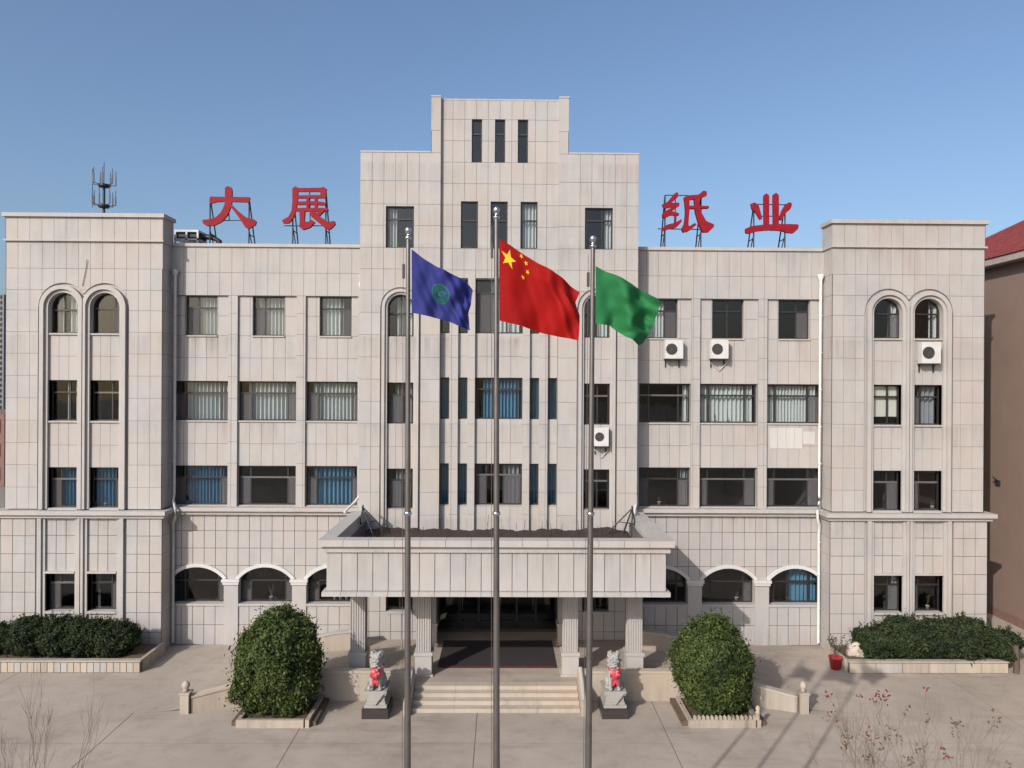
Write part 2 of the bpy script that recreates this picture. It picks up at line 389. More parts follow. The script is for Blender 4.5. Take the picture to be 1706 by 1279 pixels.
# ---- windows
def bars_mesh(mb, xa, xb, za, zb, Y, t=0.05): mb.box(xa, xb, Y-t/2, Y+t/2, za, zb)
def window(x0, x1, z0, z1, Y, mull=(), tr=0.3, screens=(), cur=None, top=None, blind=None, greytr=False, name='window'):
    """Y = plane of the glass. mull: fractions; tr: transom fraction from the top; screens: panes with insect mesh;
    cur: (material key, from, to) along the width; top: curve for an arched head"""
    fw = 0.055; mb = MB(); W, Hh = x1-x0, z1-z0
    zt = z1-Hh*tr if tr else None
    f = top or (lambda x: z1)
    mb.box(x0, x1, Y-.035, Y+.035, z0, z0+fw)
    for xa, xb in ((x0, x0+fw), (x1-fw, x1)): mb.box(xa, xb, Y-.035, Y+.035, z0+fw, (f((xa+xb)/2) if top else z1)-(0 if top else fw))
    if top:
        n = 18
        for i in range(n):
            a, b = x0+W*i/n, x0+W*(i+1)/n
            mb.ext([(a, f(a)), (b, f(b)), (b, max(f(b)-fw*1.3, z0)), (a, max(f(a)-fw*1.3, z0))], Y-.034, Y+.034)
    else: mb.box(x0, x1, Y-.035, Y+.035, z1-fw, z1)
    xs_ = [x0]+[x0+W*m for m in mull]+[x1]
    for x in xs_[1:-1]: mb.box(x-fw/2, x+fw/2, Y-.032, Y+.032, z0+fw, (f(x)-fw*0.5) if top else z1-fw)
    fr = mb.build(name, M['frame'], B)
    if zt:
        t = MB(); t.box(x0+fw, x1-fw, Y-.04, Y+.03, zt-.035, zt+.035)
        t.build('transom', M['greyframe'] if greytr else M['frame'], fr)
    for i in range(len(xs_)-1):
        a, b = xs_[i]+fw/2, xs_[i+1]-fw/2
        for za, zb in (((z0+fw, zt-.035), (zt+.035, z1)) if zt else ((z0+fw, z1),)):
            p = MB(); ty = Y+random.uniform(-.004, .004); tl = random.uniform(-.006, .006)
            if top and zb > z1-0.01:
                n = 8
                for k in range(n):
                    u, v = a+(b-a)*k/n, a+(b-a)*(k+1)/n
                    p.face([(u, ty, za), (v, ty, za), (v, ty, max(za, f(v)-.03)), (u, ty, max(za, f(u)-.03))])
            else: p.face([(a, ty, za), (b, ty+tl, za), (b, ty+tl, zb-.02), (a, ty, zb-.02)])
            p.build('pane', M['glass'], fr)
        if i in screens:
            p = MB(); zz = zt-.035 if zt else z1-fw
            if zz > z0+.1: p.face([(a, Y-.028, z0+fw), (b, Y-.028, z0+fw), (b, Y-.028, zz), (a, Y-.028, zz)]); p.build('insect_screen', M['screen'], fr)
    if cur:
        cs = cur if isinstance(cur, list) else [cur]
        for key, c0, c1 in cs:
            p = MB(); n = max(8, int((c1-c0)*W/0.014)); rows = [[], []]; per = random.uniform(0.13, 0.19); ph = random.random()*6
            for i in range(n+1):
                x = x0+W*(c0+(c1-c0)*i/n); yy = Y+.19+0.065*math.sin(2*math.pi*(x/per)+ph+.8*math.sin(3*x))+.012*math.sin(7*x)
                rows[0].append((x, yy, z0+.01)); rows[1].append((x, yy-.01, (min(f(x), z1) if top else z1)+.02))
            p.grid(rows); p.build('curtain', M['curtain_'+key], fr)
    if blind:
        p = MB(); p.face([(x0, Y+.1, z1-Hh*blind), (x1, Y+.1, z1-Hh*blind), (x1, Y+.1, z1), (x0, Y+.1, z1)]); p.build('roller_blind', M['blind'], fr)
    return fr
def band(cx, r0, r1, z0, spring, ya, yb, lo=-99, hi=99, parent=B, name='arch_moulding', mat=None):
    """moulding round an arched bay: two legs and a half ring, clipped to lo < x < hi"""
    mb = MB(); cl = lambda x: min(max(x, lo), hi)
    def leg(xa, xb, zt):
        xa, xb = cl(xa), cl(xb)
        if abs(xb-xa) > .01: mb.box(xa, xb, ya, yb, z0, zt, skip='td' if spring else 'd')
    zt = spring
    leg(cx-r1, cx-r0, zt); leg(cx+r0, cx+r1, zt)
    n = 24
    for i in range(n):
        a, b = math.pi*i/n, math.pi*(i+1)/n
        q = [(cl(cx+r*math.cos(t)), spring+r*math.sin(t)) for r, t in ((r0, a), (r1, a), (r1, b), (r0, b))]
        mb.face([(x, ya, z) for x, z in q])
        mb.face([(q[1][0], ya, q[1][1]), (q[1][0], yb, q[1][1]), (q[2][0], yb, q[2][1]), (q[2][0], ya, q[2][1])])
        mb.face([(q[3][0], ya, q[3][1]), (q[3][0], yb, q[3][1]), (q[0][0], yb, q[0][1]), (q[0][0], ya, q[0][1])])
    return mb.build(name, mat or M['trim'], parent)
def legs(cx, r0, r1, z0, z1, ya, yb, lo=-99, hi=99):
    mb = MB(); cl = lambda x: min(max(x, lo), hi)
    for a, b in ((cx-r1, cx-r0), (cx+r0, cx+r1)):
        a, b = cl(a), cl(b)
        if b-a > .01: mb.box(a, b, ya, yb, z0, z1)
    mb.build('bay_moulding', M['trim'], B)

F1, F2, F3, F4 = (1.60, 3.10), (5.62, 7.22), (9.05, 10.65), (12.50, 14.11)
ZROW = [5.6, 6.45, 7.33, 8.2, 9.07, 9.95, 10.83, 11.7, 12.55, 13.4, 14.2, 15.04, 16.1]
# ---- wings
wingcur = {
    (-1, 0): dict(F4=dict(mull=(.42,), cur=[('white', .08, .32), ('white', .5, 1)], tr=.42), F3=dict(mull=(.62,), cur=[('white', .42, .5), ('white', .7, .82)]), F2=dict(mull=(.35,), cur=('blue', .3, 1), screens=(0,), greytr=True), F1=dict(mull=(.38,), screens=(0,), greytr=True)),
    (-1, 1): dict(F4=dict(mull=(.72,), tr=.38, screens=(1,)), F3=dict(mull=(.66,), cur=('grey', .76, .9), greytr=True), F2=dict(mull=(.8,), cur=('blue', 0, .8), screens=(1,)), F1=dict(mull=(.72,), screens=(1,))),
    (1, 0): dict(F4=dict(mull=(.66,), tr=.38, screens=(1,), cur=('white', .72, .98)), F3=dict(mull=(.6,), blind=.8), F2=dict(mull=(.58,), screens=(1,), greytr=True), F1=dict(mull=(.6,), screens=(1,), cur=('grey', .82, 1))),
    (1, 1): dict(F4=dict(mull=(.72,), tr=.38, cur=('white', .72, .96)), F3=dict(mull=(.32,), cur=('grey', .35, .92), screens=(0,)), F2=dict(mull=(.3,), screens=(0,), greytr=True), F1=dict(mull=(.25,), screens=(0,))),
}
for sg in (-1, 1):
    xa, xb = (-WX1, -WX0) if sg < 0 else (WX0, WX1)
    cs = [-17.13, -15.50] if sg < 0 else [15.50, 17.13]; mid = sum(cs)/2; ro = 0.96; sp = 13.52
    cf = curve_arch(cs, ro, sp); px0, px1 = cs[0]-ro, cs[1]+ro
    clad(xa, xb, YW, ZROW[:-1]+[16.12], [(px0, px1, 5.5, cf, sp+ro)])
    clad(xa, xb, YW-.03, [16.16, 17.05])
    reveal(arch_pts(px0, px1, 5.5, cf, 60), YW, YW+.2)
    mp = MB(); mp.box(mid-.05, mid+.05, YW+.08, YW+.3, 5.6, sp+.75); mp.build('pier_back', M['trim'], B)
    for k, cx in enumerate(cs):
        lo, hi = (-99, mid-.018) if k == 0 else (mid+.018, 99)
        band(cx, .58, .70, 5.6, sp, YW-.0, YW+.33, lo, hi)
        band(cx, .702, .86, 5.6, sp, YW-.10, YW+.2, lo, hi)
        band(cx, .862, .99, 5.6, sp, YW+.085, YW+.2, lo, hi, name='arch_groove')
        clad(cx-.58, cx+.58, YW+.1, [5.6, 6.45, 7.22, 8.1, 9.05, 9.95, 10.65, 11.6, 12.5], [(cx-.58, cx+.58, F2[0], F2[1]), (cx-.58, cx+.58, F3[0], F3[1])], step=.4)
        for zz in (F2, F3): reveal(rect_pts(cx-.58, cx+.58, *zz), YW+.1, YW+.34)
        reveal([(cx-.58, F4[0]), (cx+.58, F4[0])], YW+.1, YW+.34, closed=False)
        spec = wingcur[(sg, k)]
        window(cx-.58, cx+.58, *F3, YW+.32, **spec['F3']); window(cx-.58, cx+.58, *F2, YW+.32, **spec['F2'])
        window(cx-.58, cx+.58, F4[0], sp+.58, YW+.32, top=curve_arch([cx], .58, sp), **spec['F4'])
        for zz in (F2, F3, F4):
            s_ = MB(); s_.box(cx-.575, cx+.575, YW+.03, YW+.3, zz[0]-.06, zz[0]+.003); s_.build('window_sill', M['trim'], B)
    # lower storey
    la, lb = (-WX1-.1, -WX0+.08) if sg < 0 else (WX0-.08, WX1+.1)
    clad(la, lb, YL, [0, .78, 1.56, 2.35, 3.13, 3.85, 4.56, 5.28], [(px0, px1, -1, 5.24)], gap=.011)
    reveal(rect_pts(px0, px1, -.1, 5.24), YL, YL+.12)
    mp = MB(); mp.box(mid-.05, mid+.05, YL+.08, YL+.3, 0, 5.25); mp.build('pier_back', M['trim'], B)
    for k, cx in enumerate(cs):
        lo, hi = (-99, mid-.018) if k == 0 else (mid+.018, 99)
        legs(cx, .58, .70, 0, 5.26, YL-.0, YL+.36, lo, hi); legs(cx, .702, .86, 0, 5.27, YL-.07, YL+.12, lo, hi); legs(cx, .862, .99, 0, 5.255, YL+.085, YL+.2, lo, hi)
        clad(cx-.58, cx+.58, YL+.08, [0, .78, 1.56, 3.13, 3.85, 4.56, 5.24], [(cx-.58, cx+.58, *F1)], step=.39, gap=.011)
        reveal(rect_pts(cx-.58, cx+.58, *F1), YL+.08, YL+.36)
        window(cx-.58, cx+.58, *F1, YL+.34, **wingcur[(sg, k)]['F1'])
        s_ = MB(); s_.box(cx-.56, cx+.56, YL-.02, YL+.3, F1[0]-.08, F1[0]+.01); s_.build('window_sill', M['trim'], B)
        s_ = MB(); s_.box(cx-.57, cx+.57, YL-.03, YL+.12, F1[1]-.01, F1[1]+.07); s_.build('window_lintel', M['trim'], B)
    # sides: inner return and outer gable wall
    zz = [0, .78, 1.56, 2.35, 3.13, 3.85, 4.56, 5.28]; zu = ZROW[:-1]+[16.12]
    if sg < 0:
        clad(0, .9, 0, zz, o=(lb, YL), ang=R(90)); clad(0, .8, 0, zu, o=(xb, YW), ang=R(90), step=.4); clad(0, .93, 0, [16.16, 17.05], o=(xb+.02, YW-.03), ang=R(90))
        clad(-11.5, 0, 0, zz, o=(la, YL), ang=R(-90)); clad(-11.5, 0, 0, zu, o=(xa, YW), ang=R(-90)); clad(-.93, 0, 0, [16.16, 17.05], o=(xa-.001, YW-.03), ang=R(-90))
    else:
        clad(-.9, 0, 0, zz, o=(la, YL), ang=R(-90)); clad(-.8, 0, 0, zu, o=(xa, YW), ang=R(-90), step=.4); clad(-.93, 0, 0, [16.16, 17.05], o=(xa-.02, YW-.03), ang=R(-90))
        clad(0, 11.5, 0, zz, o=(lb, YL), ang=R(90)); clad(0, 11.5, 0, zu, o=(xb, YW), ang=R(90)); clad(0, .93, 0, [16.16, 17.05], o=(xb+.001, YW-.03), ang=R(90))
    bl = MB()                                                # belt course, cornice and coping
    inn = 1 if sg < 0 else -1
    def wrap(x0, x1, y, z0, z1, depth=10.9): bl.box(x0, x1, y, depth, z0, z1)
    wrap(la-.16 if sg < 0 else la-.1, lb+.1 if sg < 0 else lb+.16, YL-.12, 5.28, 5.42, -.0 if False else 10.9)
    bl.build('belt_course', M['trim'], B) if False else None
    bl = MB(); bl.box(la-(.14 if sg < 0 else .10), lb+(.10 if sg < 0 else .14), YL-.10, 0.3, 5.27, 5.40); bl.box(la-(.26 if sg < 0 else .2), lb+(.2 if sg < 0 else .26), YL-.22, 0.3, 5.402, 5.56); bl.build('belt_course', M['trim'], B)
    bl = MB(); bl.box(xa-.06, xb+.06, YW-.09, 10, 16.10, 16.17); bl.build('cornice', M['trim'], B)
    bl = MB(); bl.box(xa-.10, xb+.10, YW-.13, .14, 17.05, 17.2); bl.box(xa+.03, xb-.03, .06, .10, 16.1, 17.05); bl.build('coping', M['trim'], B)

# ---- main wall sections between tower and wings
BAYS = [(10.95, 13.22), (8.2, 10.58), (5.72, 7.84)]
C4 = [12.08, 9.36, 6.65]; CA = [12.14, 9.40, 6.65]
AR, ARS, ARA = 1.09, 2.62, 3.14
Rseg = (AR**2+(ARA-ARS)**2)/(2*(ARA-ARS)); zc = ARA-Rseg
mainspec = {
    -1: dict(F4=[dict(mull=(.38,), cur=('white', .35, 1), screens=(0,)), dict(mull=(.35,), cur=('white', .1, 1), screens=(0,)), dict(mull=(.67,), cur=('white', .04, .7), screens=(1,))],
             F3=[dict(mull=(.19, .85), cur=('white', .2, .98), screens=(0, 2)), dict(mull=(.21, .84), cur=('white', .14, .97), screens=(0, 2)), dict(mull=(.23, .89), cur=('white', .1, .97), screens=(0, 2))],
             F2=[dict(mull=(.2, .85), cur=('blue', .22, .9), screens=(0, 2)), dict(mull=(.2, .84), screens=(0, 2), greytr=True), dict(mull=(.2, .88), cur=('blue', .1, .92), screens=(0, 2))],
             A=[dict(mull=(.22, .84), screens=(2,)), dict(mull=(.2, .84), screens=(0, 2)), dict(mull=(.2, .84), screens=(0,))]),
    1: dict(F4=[dict(mull=(.6,), screens=(1,)), dict(mull=(.5,)), dict(mull=(.6,), screens=(1,), cur=('white', 0, .62))],
            F3=[dict(mull=(.17, .78), cur=('white', .03, .95), screens=(2,)), dict(mull=(.17, .8), cur=('white', .03, .97)), dict(mull=(.2, .78), cur=('white', .88, 1), greytr=True)],
            F2=[dict(mull=(.17, .78), screens=(0, 2), greytr=True), dict(mull=(.16, .8), screens=(0, 2), greytr=True), dict(mull=(.2, .78), screens=(0, 2), cur=('grey', .84, 1))],
            A=[dict(mull=(.15, .42, .8), cur=('blue', .42, .97)), dict(mull=(.2, .82), screens=(2,)), dict(mull=(.2, .82), screens=())]),
}
for sg in (-1, 1):
    fl = lambda a, b: (-b, -a) if sg < 0 else (a, b)
    xa, xb = fl(TX, WX0)
    bays = [fl(*b) for b in BAYS]
    clad(xa, xb, 0, [5.55, 6.45, 7.33, 8.2, 9.07, 9.95, 10.83, 11.7, 12.55, 13.4, 14.12, 15.04, 16.08], [(a, b, 5.5, 14.12) for a, b in bays])
    for k, (a, b) in enumerate(bays):
        reveal(rect_pts(a, b, 5.5, 14.12), 0, .13)
        c4 = C4[k]*sg; W4 = (c4-.65, c4+.65)
        clad(a, b, .1, [5.55, 6.4, 7.22, 8.12, 9.05, 9.85, 10.65, 11.6, 12.5, 13.3, 14.13], [(W4[0], W4[1], *F4), (a, b, *F3), (a, b, *F2)])
        for x0, x1, zz in ((*W4, F4), (a, b, F3), (a, b, F2)): reveal(rect_pts(x0, x1, *zz), .1, .31)
        sp_ = mainspec[sg]
        window(*W4, *F4, .29, **sp_['F4'][k]); window(a+.01, b-.01, *F3, .29, **sp_['F3'][k]); window(a+.01, b-.01, *F2, .29, **sp_['F2'][k])
        for x0, x1, zz in ((*W4, F4), (a+.012, b-.012, F3)):
            s_ = MB(); s_.box(x0, x1, .045, .27, zz[0]-.05, zz[0]+.004); s_.build('window_sill', M['trim'], B)
    # ground floor with three flat arches
    holes = []
    for c in CA:
        f = (lambda cc: (lambda x: zc+math.sqrt(max(Rseg**2-(x-cc)**2, 0))))(c*sg)
        holes.append((c*sg-AR, c*sg+AR, 1.66, f, ARA))
    clad(xa, xb, 0, [0, .80, 1.60, 2.42, 3.2, 3.90, 4.60, 5.3], holes, step=.45, gap=.011)
    for k, (x0, x1, z0, f, ap) in enumerate(holes):
        reveal(arch_pts(x0, x1, z0, f), 0, .36)
        window(x0, x1, z0, ap, .34, top=f, tr=.42, greytr=False, **mainspec[sg]['A'][k])
        m_ = MB(); n = 22; cc = (x0+x1)/2
        amax = math.asin(AR/Rseg)
        for i in range(n):
            a, b = -amax+2*amax*i/n, -amax+2*amax*(i+1)/n
            q = [(cc+r*math.sin(t), zc+r*math.cos(t)) for r, t in ((Rseg+.002, a), (Rseg+.14, a), (Rseg+.14, b), (Rseg+.002, b))]
            m_.ext(q[::-1], -.07, .012)
        m_.build('arch_hood', M['cleaner'], B)
        s_ = MB(); s_.box(x0+.003, x1-.003, -.05, .3, z0-.09, z0+.004); s_.build('window_sill', M['trim'], B)
    pc = [(CA[0]+CA[1])/2*sg, (CA[1]+CA[2])/2*sg, (CA[2]-AR-.27)*sg]
    for x in pc[:2]:
        s_ = MB(); s_.box(x-.285, x+.285, -.055, .012, 0, 2.44); s_.build('pilaster', M['trim'], B)
        s_ = MB(); s_.box(x-.32, x+.32, -.12, .012, 2.442, 2.55); s_.box(x-.36, x+.36, -.16, .012, 2.552, 2.66); s_.build('impost', M['cleaner'], B)
    bx0, bx1 = fl(TX, WX0-.09)
    s_ = MB(); s_.box(bx0, bx1, -.16, .2, 5.28, 5.43); s_.box(bx0, bx1, -.3, .27, 5.432, 5.585); s_.build('belt_course', M['trim'], B)
    s_ = MB(); s_.box(*fl(TX, WX0-.07), -.07, .3, 16.08, 16.21); s_.build('coping', M['trim'], B)
# light reflected from windows, painted as lighter panels under a right-hand window
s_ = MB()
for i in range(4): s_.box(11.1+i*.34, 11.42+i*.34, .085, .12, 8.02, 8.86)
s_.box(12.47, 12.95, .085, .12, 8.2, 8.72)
s_.build('reflection_panel', M['patch'], B)

# ---- tower
zt_hi = [4.5, 5.4, 6.3, 7.2, 8.1, 9.0, 9.88, 10.76, 11.64, 12.52, 13.4, 14.28, 15.12, 15.96, 16.84, 17.68, 18.6, 19.72]
for sg in (-1, 1):
    fl = lambda a, b: (-b, -a) if sg < 0 else (a, b)
    cx = 3.89*sg; hw = .52; sp = 13.6; ro = .80
    xa, xb = fl(PX, TX); cf = curve_arch([cx], ro, sp)
    sw = fl(3.38, 4.49)
    clad(xa, xb, YT, zt_hi, [(cx-ro, cx+ro, 4.4, cf, sp+ro), (*sw, 15.95, 17.6)])
    reveal(arch_pts(cx-ro, cx+ro, 4.4, cf, 40), YT, YT+.15)
    reveal(rect_pts(*sw, 15.95, 17.6), YT, YT+.22)
    window(*sw, 15.95, 17.6, YT+.16, mull=(.4,) if sg < 0 else (.62,), tr=.3, cur=('white', .08, .36) if sg < 0 else ('white', .74, .96), screens=())
    band(cx, hw, hw+.09, 4.5, sp, YT+.0, YT+.33); band(cx, hw+.092, hw+.21, 4.5, sp, YT-.08, YT+.2); band(cx, hw+.212, ro+.02, 4.5, sp, YT+.08, YT+.2, name='arch_groove')
    clad(cx-hw, cx+hw, YT+.1, [4.5, 5.62, 6.4, 7.22, 8.1, 9.03, 9.9, 10.63, 11.6, 12.46], [(cx-hw, cx+hw, 5.64, 7.22), (cx-hw, cx+hw, 9.0, 10.63)], step=.35)
    for zz in ((5.64, 7.22), (9.0, 10.63)): reveal(rect_pts(cx-hw, cx+hw, *zz), YT+.1, YT+.34)
    reveal([(cx-hw, 12.46), (cx+hw, 12.46)], YT+.1, YT+.34, closed=False)
    window(cx-hw, cx+hw, 12.46, sp+hw, YT+.32, top=curve_arch([cx], hw, sp), mull=(.5,), tr=.45, cur=('white', .3 if sg < 0 else .5, 1))
    window(cx-hw, cx+hw, 9.0, 10.63, YT+.32, mull=(.55,), cur=('grey', .25, .9) if sg < 0 else None, screens=(0,) if sg < 0 else (), greytr=sg > 0)
    window(cx-hw, cx+hw, 5.64, 7.22, YT+.32, mull=(.55,), cur=('grey', .3, .9) if sg < 0 else None, screens=(0,) if sg < 0 else (), greytr=sg > 0)
    # ground floor under the canopy
    w1 = (cx-.52, cx+.52)
    clad(*fl(2.5, TX), YT, [0, .8, 1.6, 2.42, 3.2, 3.9, 4.5], [(*w1, *F1)], step=.45, gap=.011)
    reveal(rect_pts(*w1, *F1), YT, YT+.3); window(*w1, *F1, YT+.28, mull=(.5,), tr=.3)
    s_ = MB(); s_.box(w1[0], w1[1], YT-.05, YT+.2, 1.52, 1.605); s_.build('window_sill', M['trim'], B)
    clad(*fl(2.34, PX), YT, [4.5]+zt_hi[1:-1]+[19.72, 20.6, 21.93], step=.4)
    # side faces
    if sg < 0:
        clad(-.8, 0, 0, zt_hi[:13], o=(-TX, YT), ang=R(-90)); clad(-8, 0, 0, [16.0, 16.84, 17.68, 18.6, 19.72], o=(-TX-.001, YT), ang=R(-90)); clad(-6, 0, 0, [19.7, 20.6, 21.93], o=(-PX, YT), ang=R(-90))
    else:
        clad(0, .8, 0, zt_hi[:13], o=(TX, YT), ang=R(90)); clad(0, 8, 0, [16.0, 16.84, 17.68, 18.6, 19.72], o=(TX+.001, YT), ang=R(90)); clad(0, 6, 0, [19.7, 20.6, 21.93], o=(PX, YT), ang=R(90))
    shell.face([(2.34*sg, YT, 4.5), (2.34*sg, YT+.16, 4.5), (2.34*sg, YT+.16, 21.9), (2.34*sg, YT, 21.9)], 1)
    s_ = MB(); s_.box(*fl(PX+.002, TX+.02), YT-.02, 8, 19.72, 19.78); s_.build('coping', M['trim'], B)
    s_ = MB(); s_.box(*fl(2.34, PX+.02), YT-.02, 6, 21.93, 21.99); s_.build('coping', M['trim'], B)
s_ = MB(); s_.box(-2.338, 2.338, YT+.14, 6, 21.86, 21.92); s_.build('coping', M['trim'], B)
YC, YB = YT+.15, YT+.29
tb = [(-2.33, -1.96), (-1.62, -1.24), (-.95, .95), (1.23, 1.61), (1.95, 2.33)]
sl_ = [(-.92, .205), (0, .205), (.91, .205)]; up_ = [(-1.2, .34), (-.02, .34), (1.17, .34)]
hl = [(a, b, 4.4, 14.8) for a, b in tb]+[(c-h, c+h, 19.39, 21.12) for c, h in sl_]+[(c-h, c+h, 15.98, 17.85) for c, h in up_]
clad(-2.34, 2.34, YC, [4.5, 5.4, 6.3, 7.2, 8.1, 9.0, 9.88, 10.76, 11.64, 12.52, 13.4, 14.28, 15.12, 15.96, 16.84, 17.7, 18.55, 19.4, 20.25, 21.1, 21.9], hl)
for c, h in sl_: reveal(rect_pts(c-h, c+h, 19.39, 21.12), YC, YC+.2); window(c-h, c+h, 19.39, 21.12, YC+.14, tr=.33)
for k, (c, h) in enumerate(up_): reveal(rect_pts(c-h, c+h, 15.98, 17.85), YC, YC+.2); window(c-h, c+h, 15.98, 17.85, YC+.14, tr=.4, cur=('white', .15, .95) if k == 2 else None)
for k, (a, b) in enumerate(tb):
    wide = k == 2; f4 = (12.62, 14.76)
    reveal(rect_pts(a, b, 4.5, 14.8), YC, YB+.02)
    clad(a, b, YB, [4.5, 5.72, 6.5, 7.4, 8.25, 9.2, 10.0, 10.82, 11.7, 12.62, 14.8], [(a, b, *f4), (a, b, 9.2, 10.85), (a, b, 5.76, 7.42)], step=.48)
    for zz in (f4, (9.2, 10.85), (5.76, 7.42)):
        reveal(rect_pts(a, b, *zz), YB, YB+.2)
    mu = (.33, .66) if wide else ()
    window(a, b, *f4, YB+.17, mull=mu, tr=.25, cur=('white', .35, .95) if wide else None, screens=(0,) if wide else ())
    window(a, b, 9.2, 10.85, YB+.17, mull=(.38, .9) if wide else (), tr=.28 if wide else None, cur=('blue', .16 if wide else .02, .98))
    window(a, b, 5.76, 7.42, YB+.17, mull=(.25, .62) if wide else (), tr=.28 if wide else None, cur=('grey', .6, .97) if wide else ('blue', .1, .9), screens=(0, 2) if wide else (), greytr=wide)
clad(-2.5, 2.5, YT, [3.45, 4.5], step=.49)
shell.face([(-2.5, YT+.017, 3.45), (-2.5, YT+2, 3.45), (2.5, YT+2, 3.45), (2.5, YT+.017, 3.45)], 1)
for x in (-2.5, 2.5): shell.face([(x, YT, .4), (x, YT+2, .4), (x, YT+2, 3.45), (x, YT, 3.45)], 1)

# ---- panels: the 300 that show largest are parts, the rest one sheet of pieces
allpanels.sort(key=lambda a: -a[0])
cache = {}; rest = MB()
def pick_mat(c):
    v = math.sin(c[0]*1.7+c[2]*.9)*.4+math.sin(c[2]*2.3-c[0]*.6+2)*.3+random.random()*.9
    return min(4, max(0, int(v*3.2+1)))
NP = 0
for vis, ps, P, T, ang, c, full in allpanels:
    mi = pick_mat(c)
    if NP < 300 and abs(ang) < .1 and vis > 0:
        NP += 1
        key = (round(ps[0][1]-ps[0][0], 3), round(ps[0][3]-ps[0][2], 3)) if full else None
        me = cache.get(key) if key else None
        if me is None:
            mb = MB(); PL = lambda u, d, z: (u-c[0], d, z-c[2])
            for p in ps: add_piece(mb, PL, p, T)
            me = mb.mesh('panel', STONE)
            if key: cache[key] = me
        o = link('panel', me, B, loc=c); o.material_slots[0].link = 'OBJECT'; o.material_slots[0].material = STONES[mi]
        o.rotation_euler = (random.uniform(-.002, .002), 0, random.uniform(-.003, .003))
    else:
        for p in ps: add_piece(rest, P, p, T, mi)
rest.build('panel_cladding', STONES, B, kind='stuff')
shell.build('wall', [M['grout'], M['trim']], B)

# ---- inside: floors, partitions, roofs, back wall
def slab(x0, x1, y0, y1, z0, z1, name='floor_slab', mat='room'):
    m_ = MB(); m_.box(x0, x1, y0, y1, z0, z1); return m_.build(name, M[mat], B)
FL = [(.25, .45), (3.95, 4.2), (7.8, 8.1), (11.2, 11.5)]
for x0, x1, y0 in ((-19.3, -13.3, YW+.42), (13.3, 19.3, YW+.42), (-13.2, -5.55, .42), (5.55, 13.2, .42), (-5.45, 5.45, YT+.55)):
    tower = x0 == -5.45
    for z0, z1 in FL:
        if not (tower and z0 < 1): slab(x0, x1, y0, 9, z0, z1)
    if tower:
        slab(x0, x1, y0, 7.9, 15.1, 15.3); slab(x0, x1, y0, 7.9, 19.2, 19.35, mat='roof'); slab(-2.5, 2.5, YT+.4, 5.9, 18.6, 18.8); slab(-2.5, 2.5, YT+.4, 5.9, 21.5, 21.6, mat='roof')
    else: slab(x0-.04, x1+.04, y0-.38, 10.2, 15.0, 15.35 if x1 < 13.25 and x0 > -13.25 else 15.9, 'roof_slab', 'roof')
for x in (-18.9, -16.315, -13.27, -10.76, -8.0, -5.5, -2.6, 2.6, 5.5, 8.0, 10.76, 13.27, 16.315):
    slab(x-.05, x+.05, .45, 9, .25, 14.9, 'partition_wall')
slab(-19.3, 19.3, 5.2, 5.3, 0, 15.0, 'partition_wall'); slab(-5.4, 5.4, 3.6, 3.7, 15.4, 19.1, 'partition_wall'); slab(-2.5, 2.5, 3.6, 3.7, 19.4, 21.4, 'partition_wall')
m_ = MB(); m_.box(-WX1-.02, WX1+.02, 10.4, 10.6, 0, 16.1); m_.box(-TX, TX, 7.2, 7.4, 14, 19.7); m_.box(-PX, PX, 5.2, 5.4, 18, 21.9); m_.build('back_wall', M['trim'], B)

# ---- entrance
E = MB(); YD = YT+1.9
E.box(-2.5, 2.5, YD-.03, YD+.05, 3.2, 3.45); E.box(-2.5, 2.5, YD-.03, YD+.05, 2.55, 2.63)
for x in (-2.47, -1.6, -.8, 0, .8, 1.6, 2.47): E.box(x-.045, x+.045, YD-.04, YD+.06, .5, 3.2)
E.box(-2.5, 2.5, YD-.035, YD+.055, .5, .62)
door = E.build('entrance_door', M['frame'], B)
for a, b in zip((-2.42, -1.55, -.75, .05, .85, 1.65), (-1.65, -.85, -.05, .75, 1.55, 2.42)):
    for z0, z1 in ((.62, 2.55), (2.63, 3.2)):
        p = MB(); p.face([(a, YD, z0), (b, YD, z0), (b, YD, z1), (a, YD, z1)]); p.build('pane', M['doorglass'], door)
cpart_ = MB(); cpart_.box(-2.48, 2.48, YT+.9, YD, .497, .62); cpart_.build('threshold', M['plinth'], B)
for x in (-.12, .12, -1.48, 1.48):
    h = MB(); h.tube([(x, YD-.1, 1.1), (x, YD-.1, 1.9)], .018, 6); h.build('door_handle', M['chrome'], door)

# ---- canopy
YF = -6.1
C = link('entrance_canopy', None, B)
def cpart(name, boxes, mat='trim', par=None):
    m_ = MB()
    for b in boxes: m_.box(*b)
    return m_.build(name, M[mat], par or C)
cpart('canopy_beam', [(-5.46, 5.46, YF+.02, YF+.3, 3.88, 5.16), (-5.46, -5.2, YF+.3, YT-.01, 3.88, 5.16), (5.2, 5.46, YF+.3, YT-.01, 3.88, 5.16)], 'grout')
cpart('canopy_soffit', [(-5.2, 5.2, YF+.3, YT-.01, 3.80, 3.92)], 'trim')
cpart('canopy_roof', [(-5.2, 5.2, YF+.3, YT-.01, 4.6, 4.75)], 'roof')
n = 22
for i in range(n):
    a, b = -5.5+11*i/n+.012, -5.5+11*(i+1)/n-.012
    m_ = MB(); m_.box(a, b, YF-.0, YF+.025, 3.90, 5.13); o = m_.build('fascia_panel', STONES[random.choice((0, 1, 2, 3))], C)
for sg in (-1, 1):
    for i in range(10):
        y0, y1 = YF+.03+.523*i+.008, YF+.03+.523*(i+1)-.008
        m_ = MB(); m_.box(5.46*sg, 5.485*sg, y0, y1, 3.9, 5.13); m_.build('fascia_panel', STONES[random.choice((0, 1, 2, 3))], C)
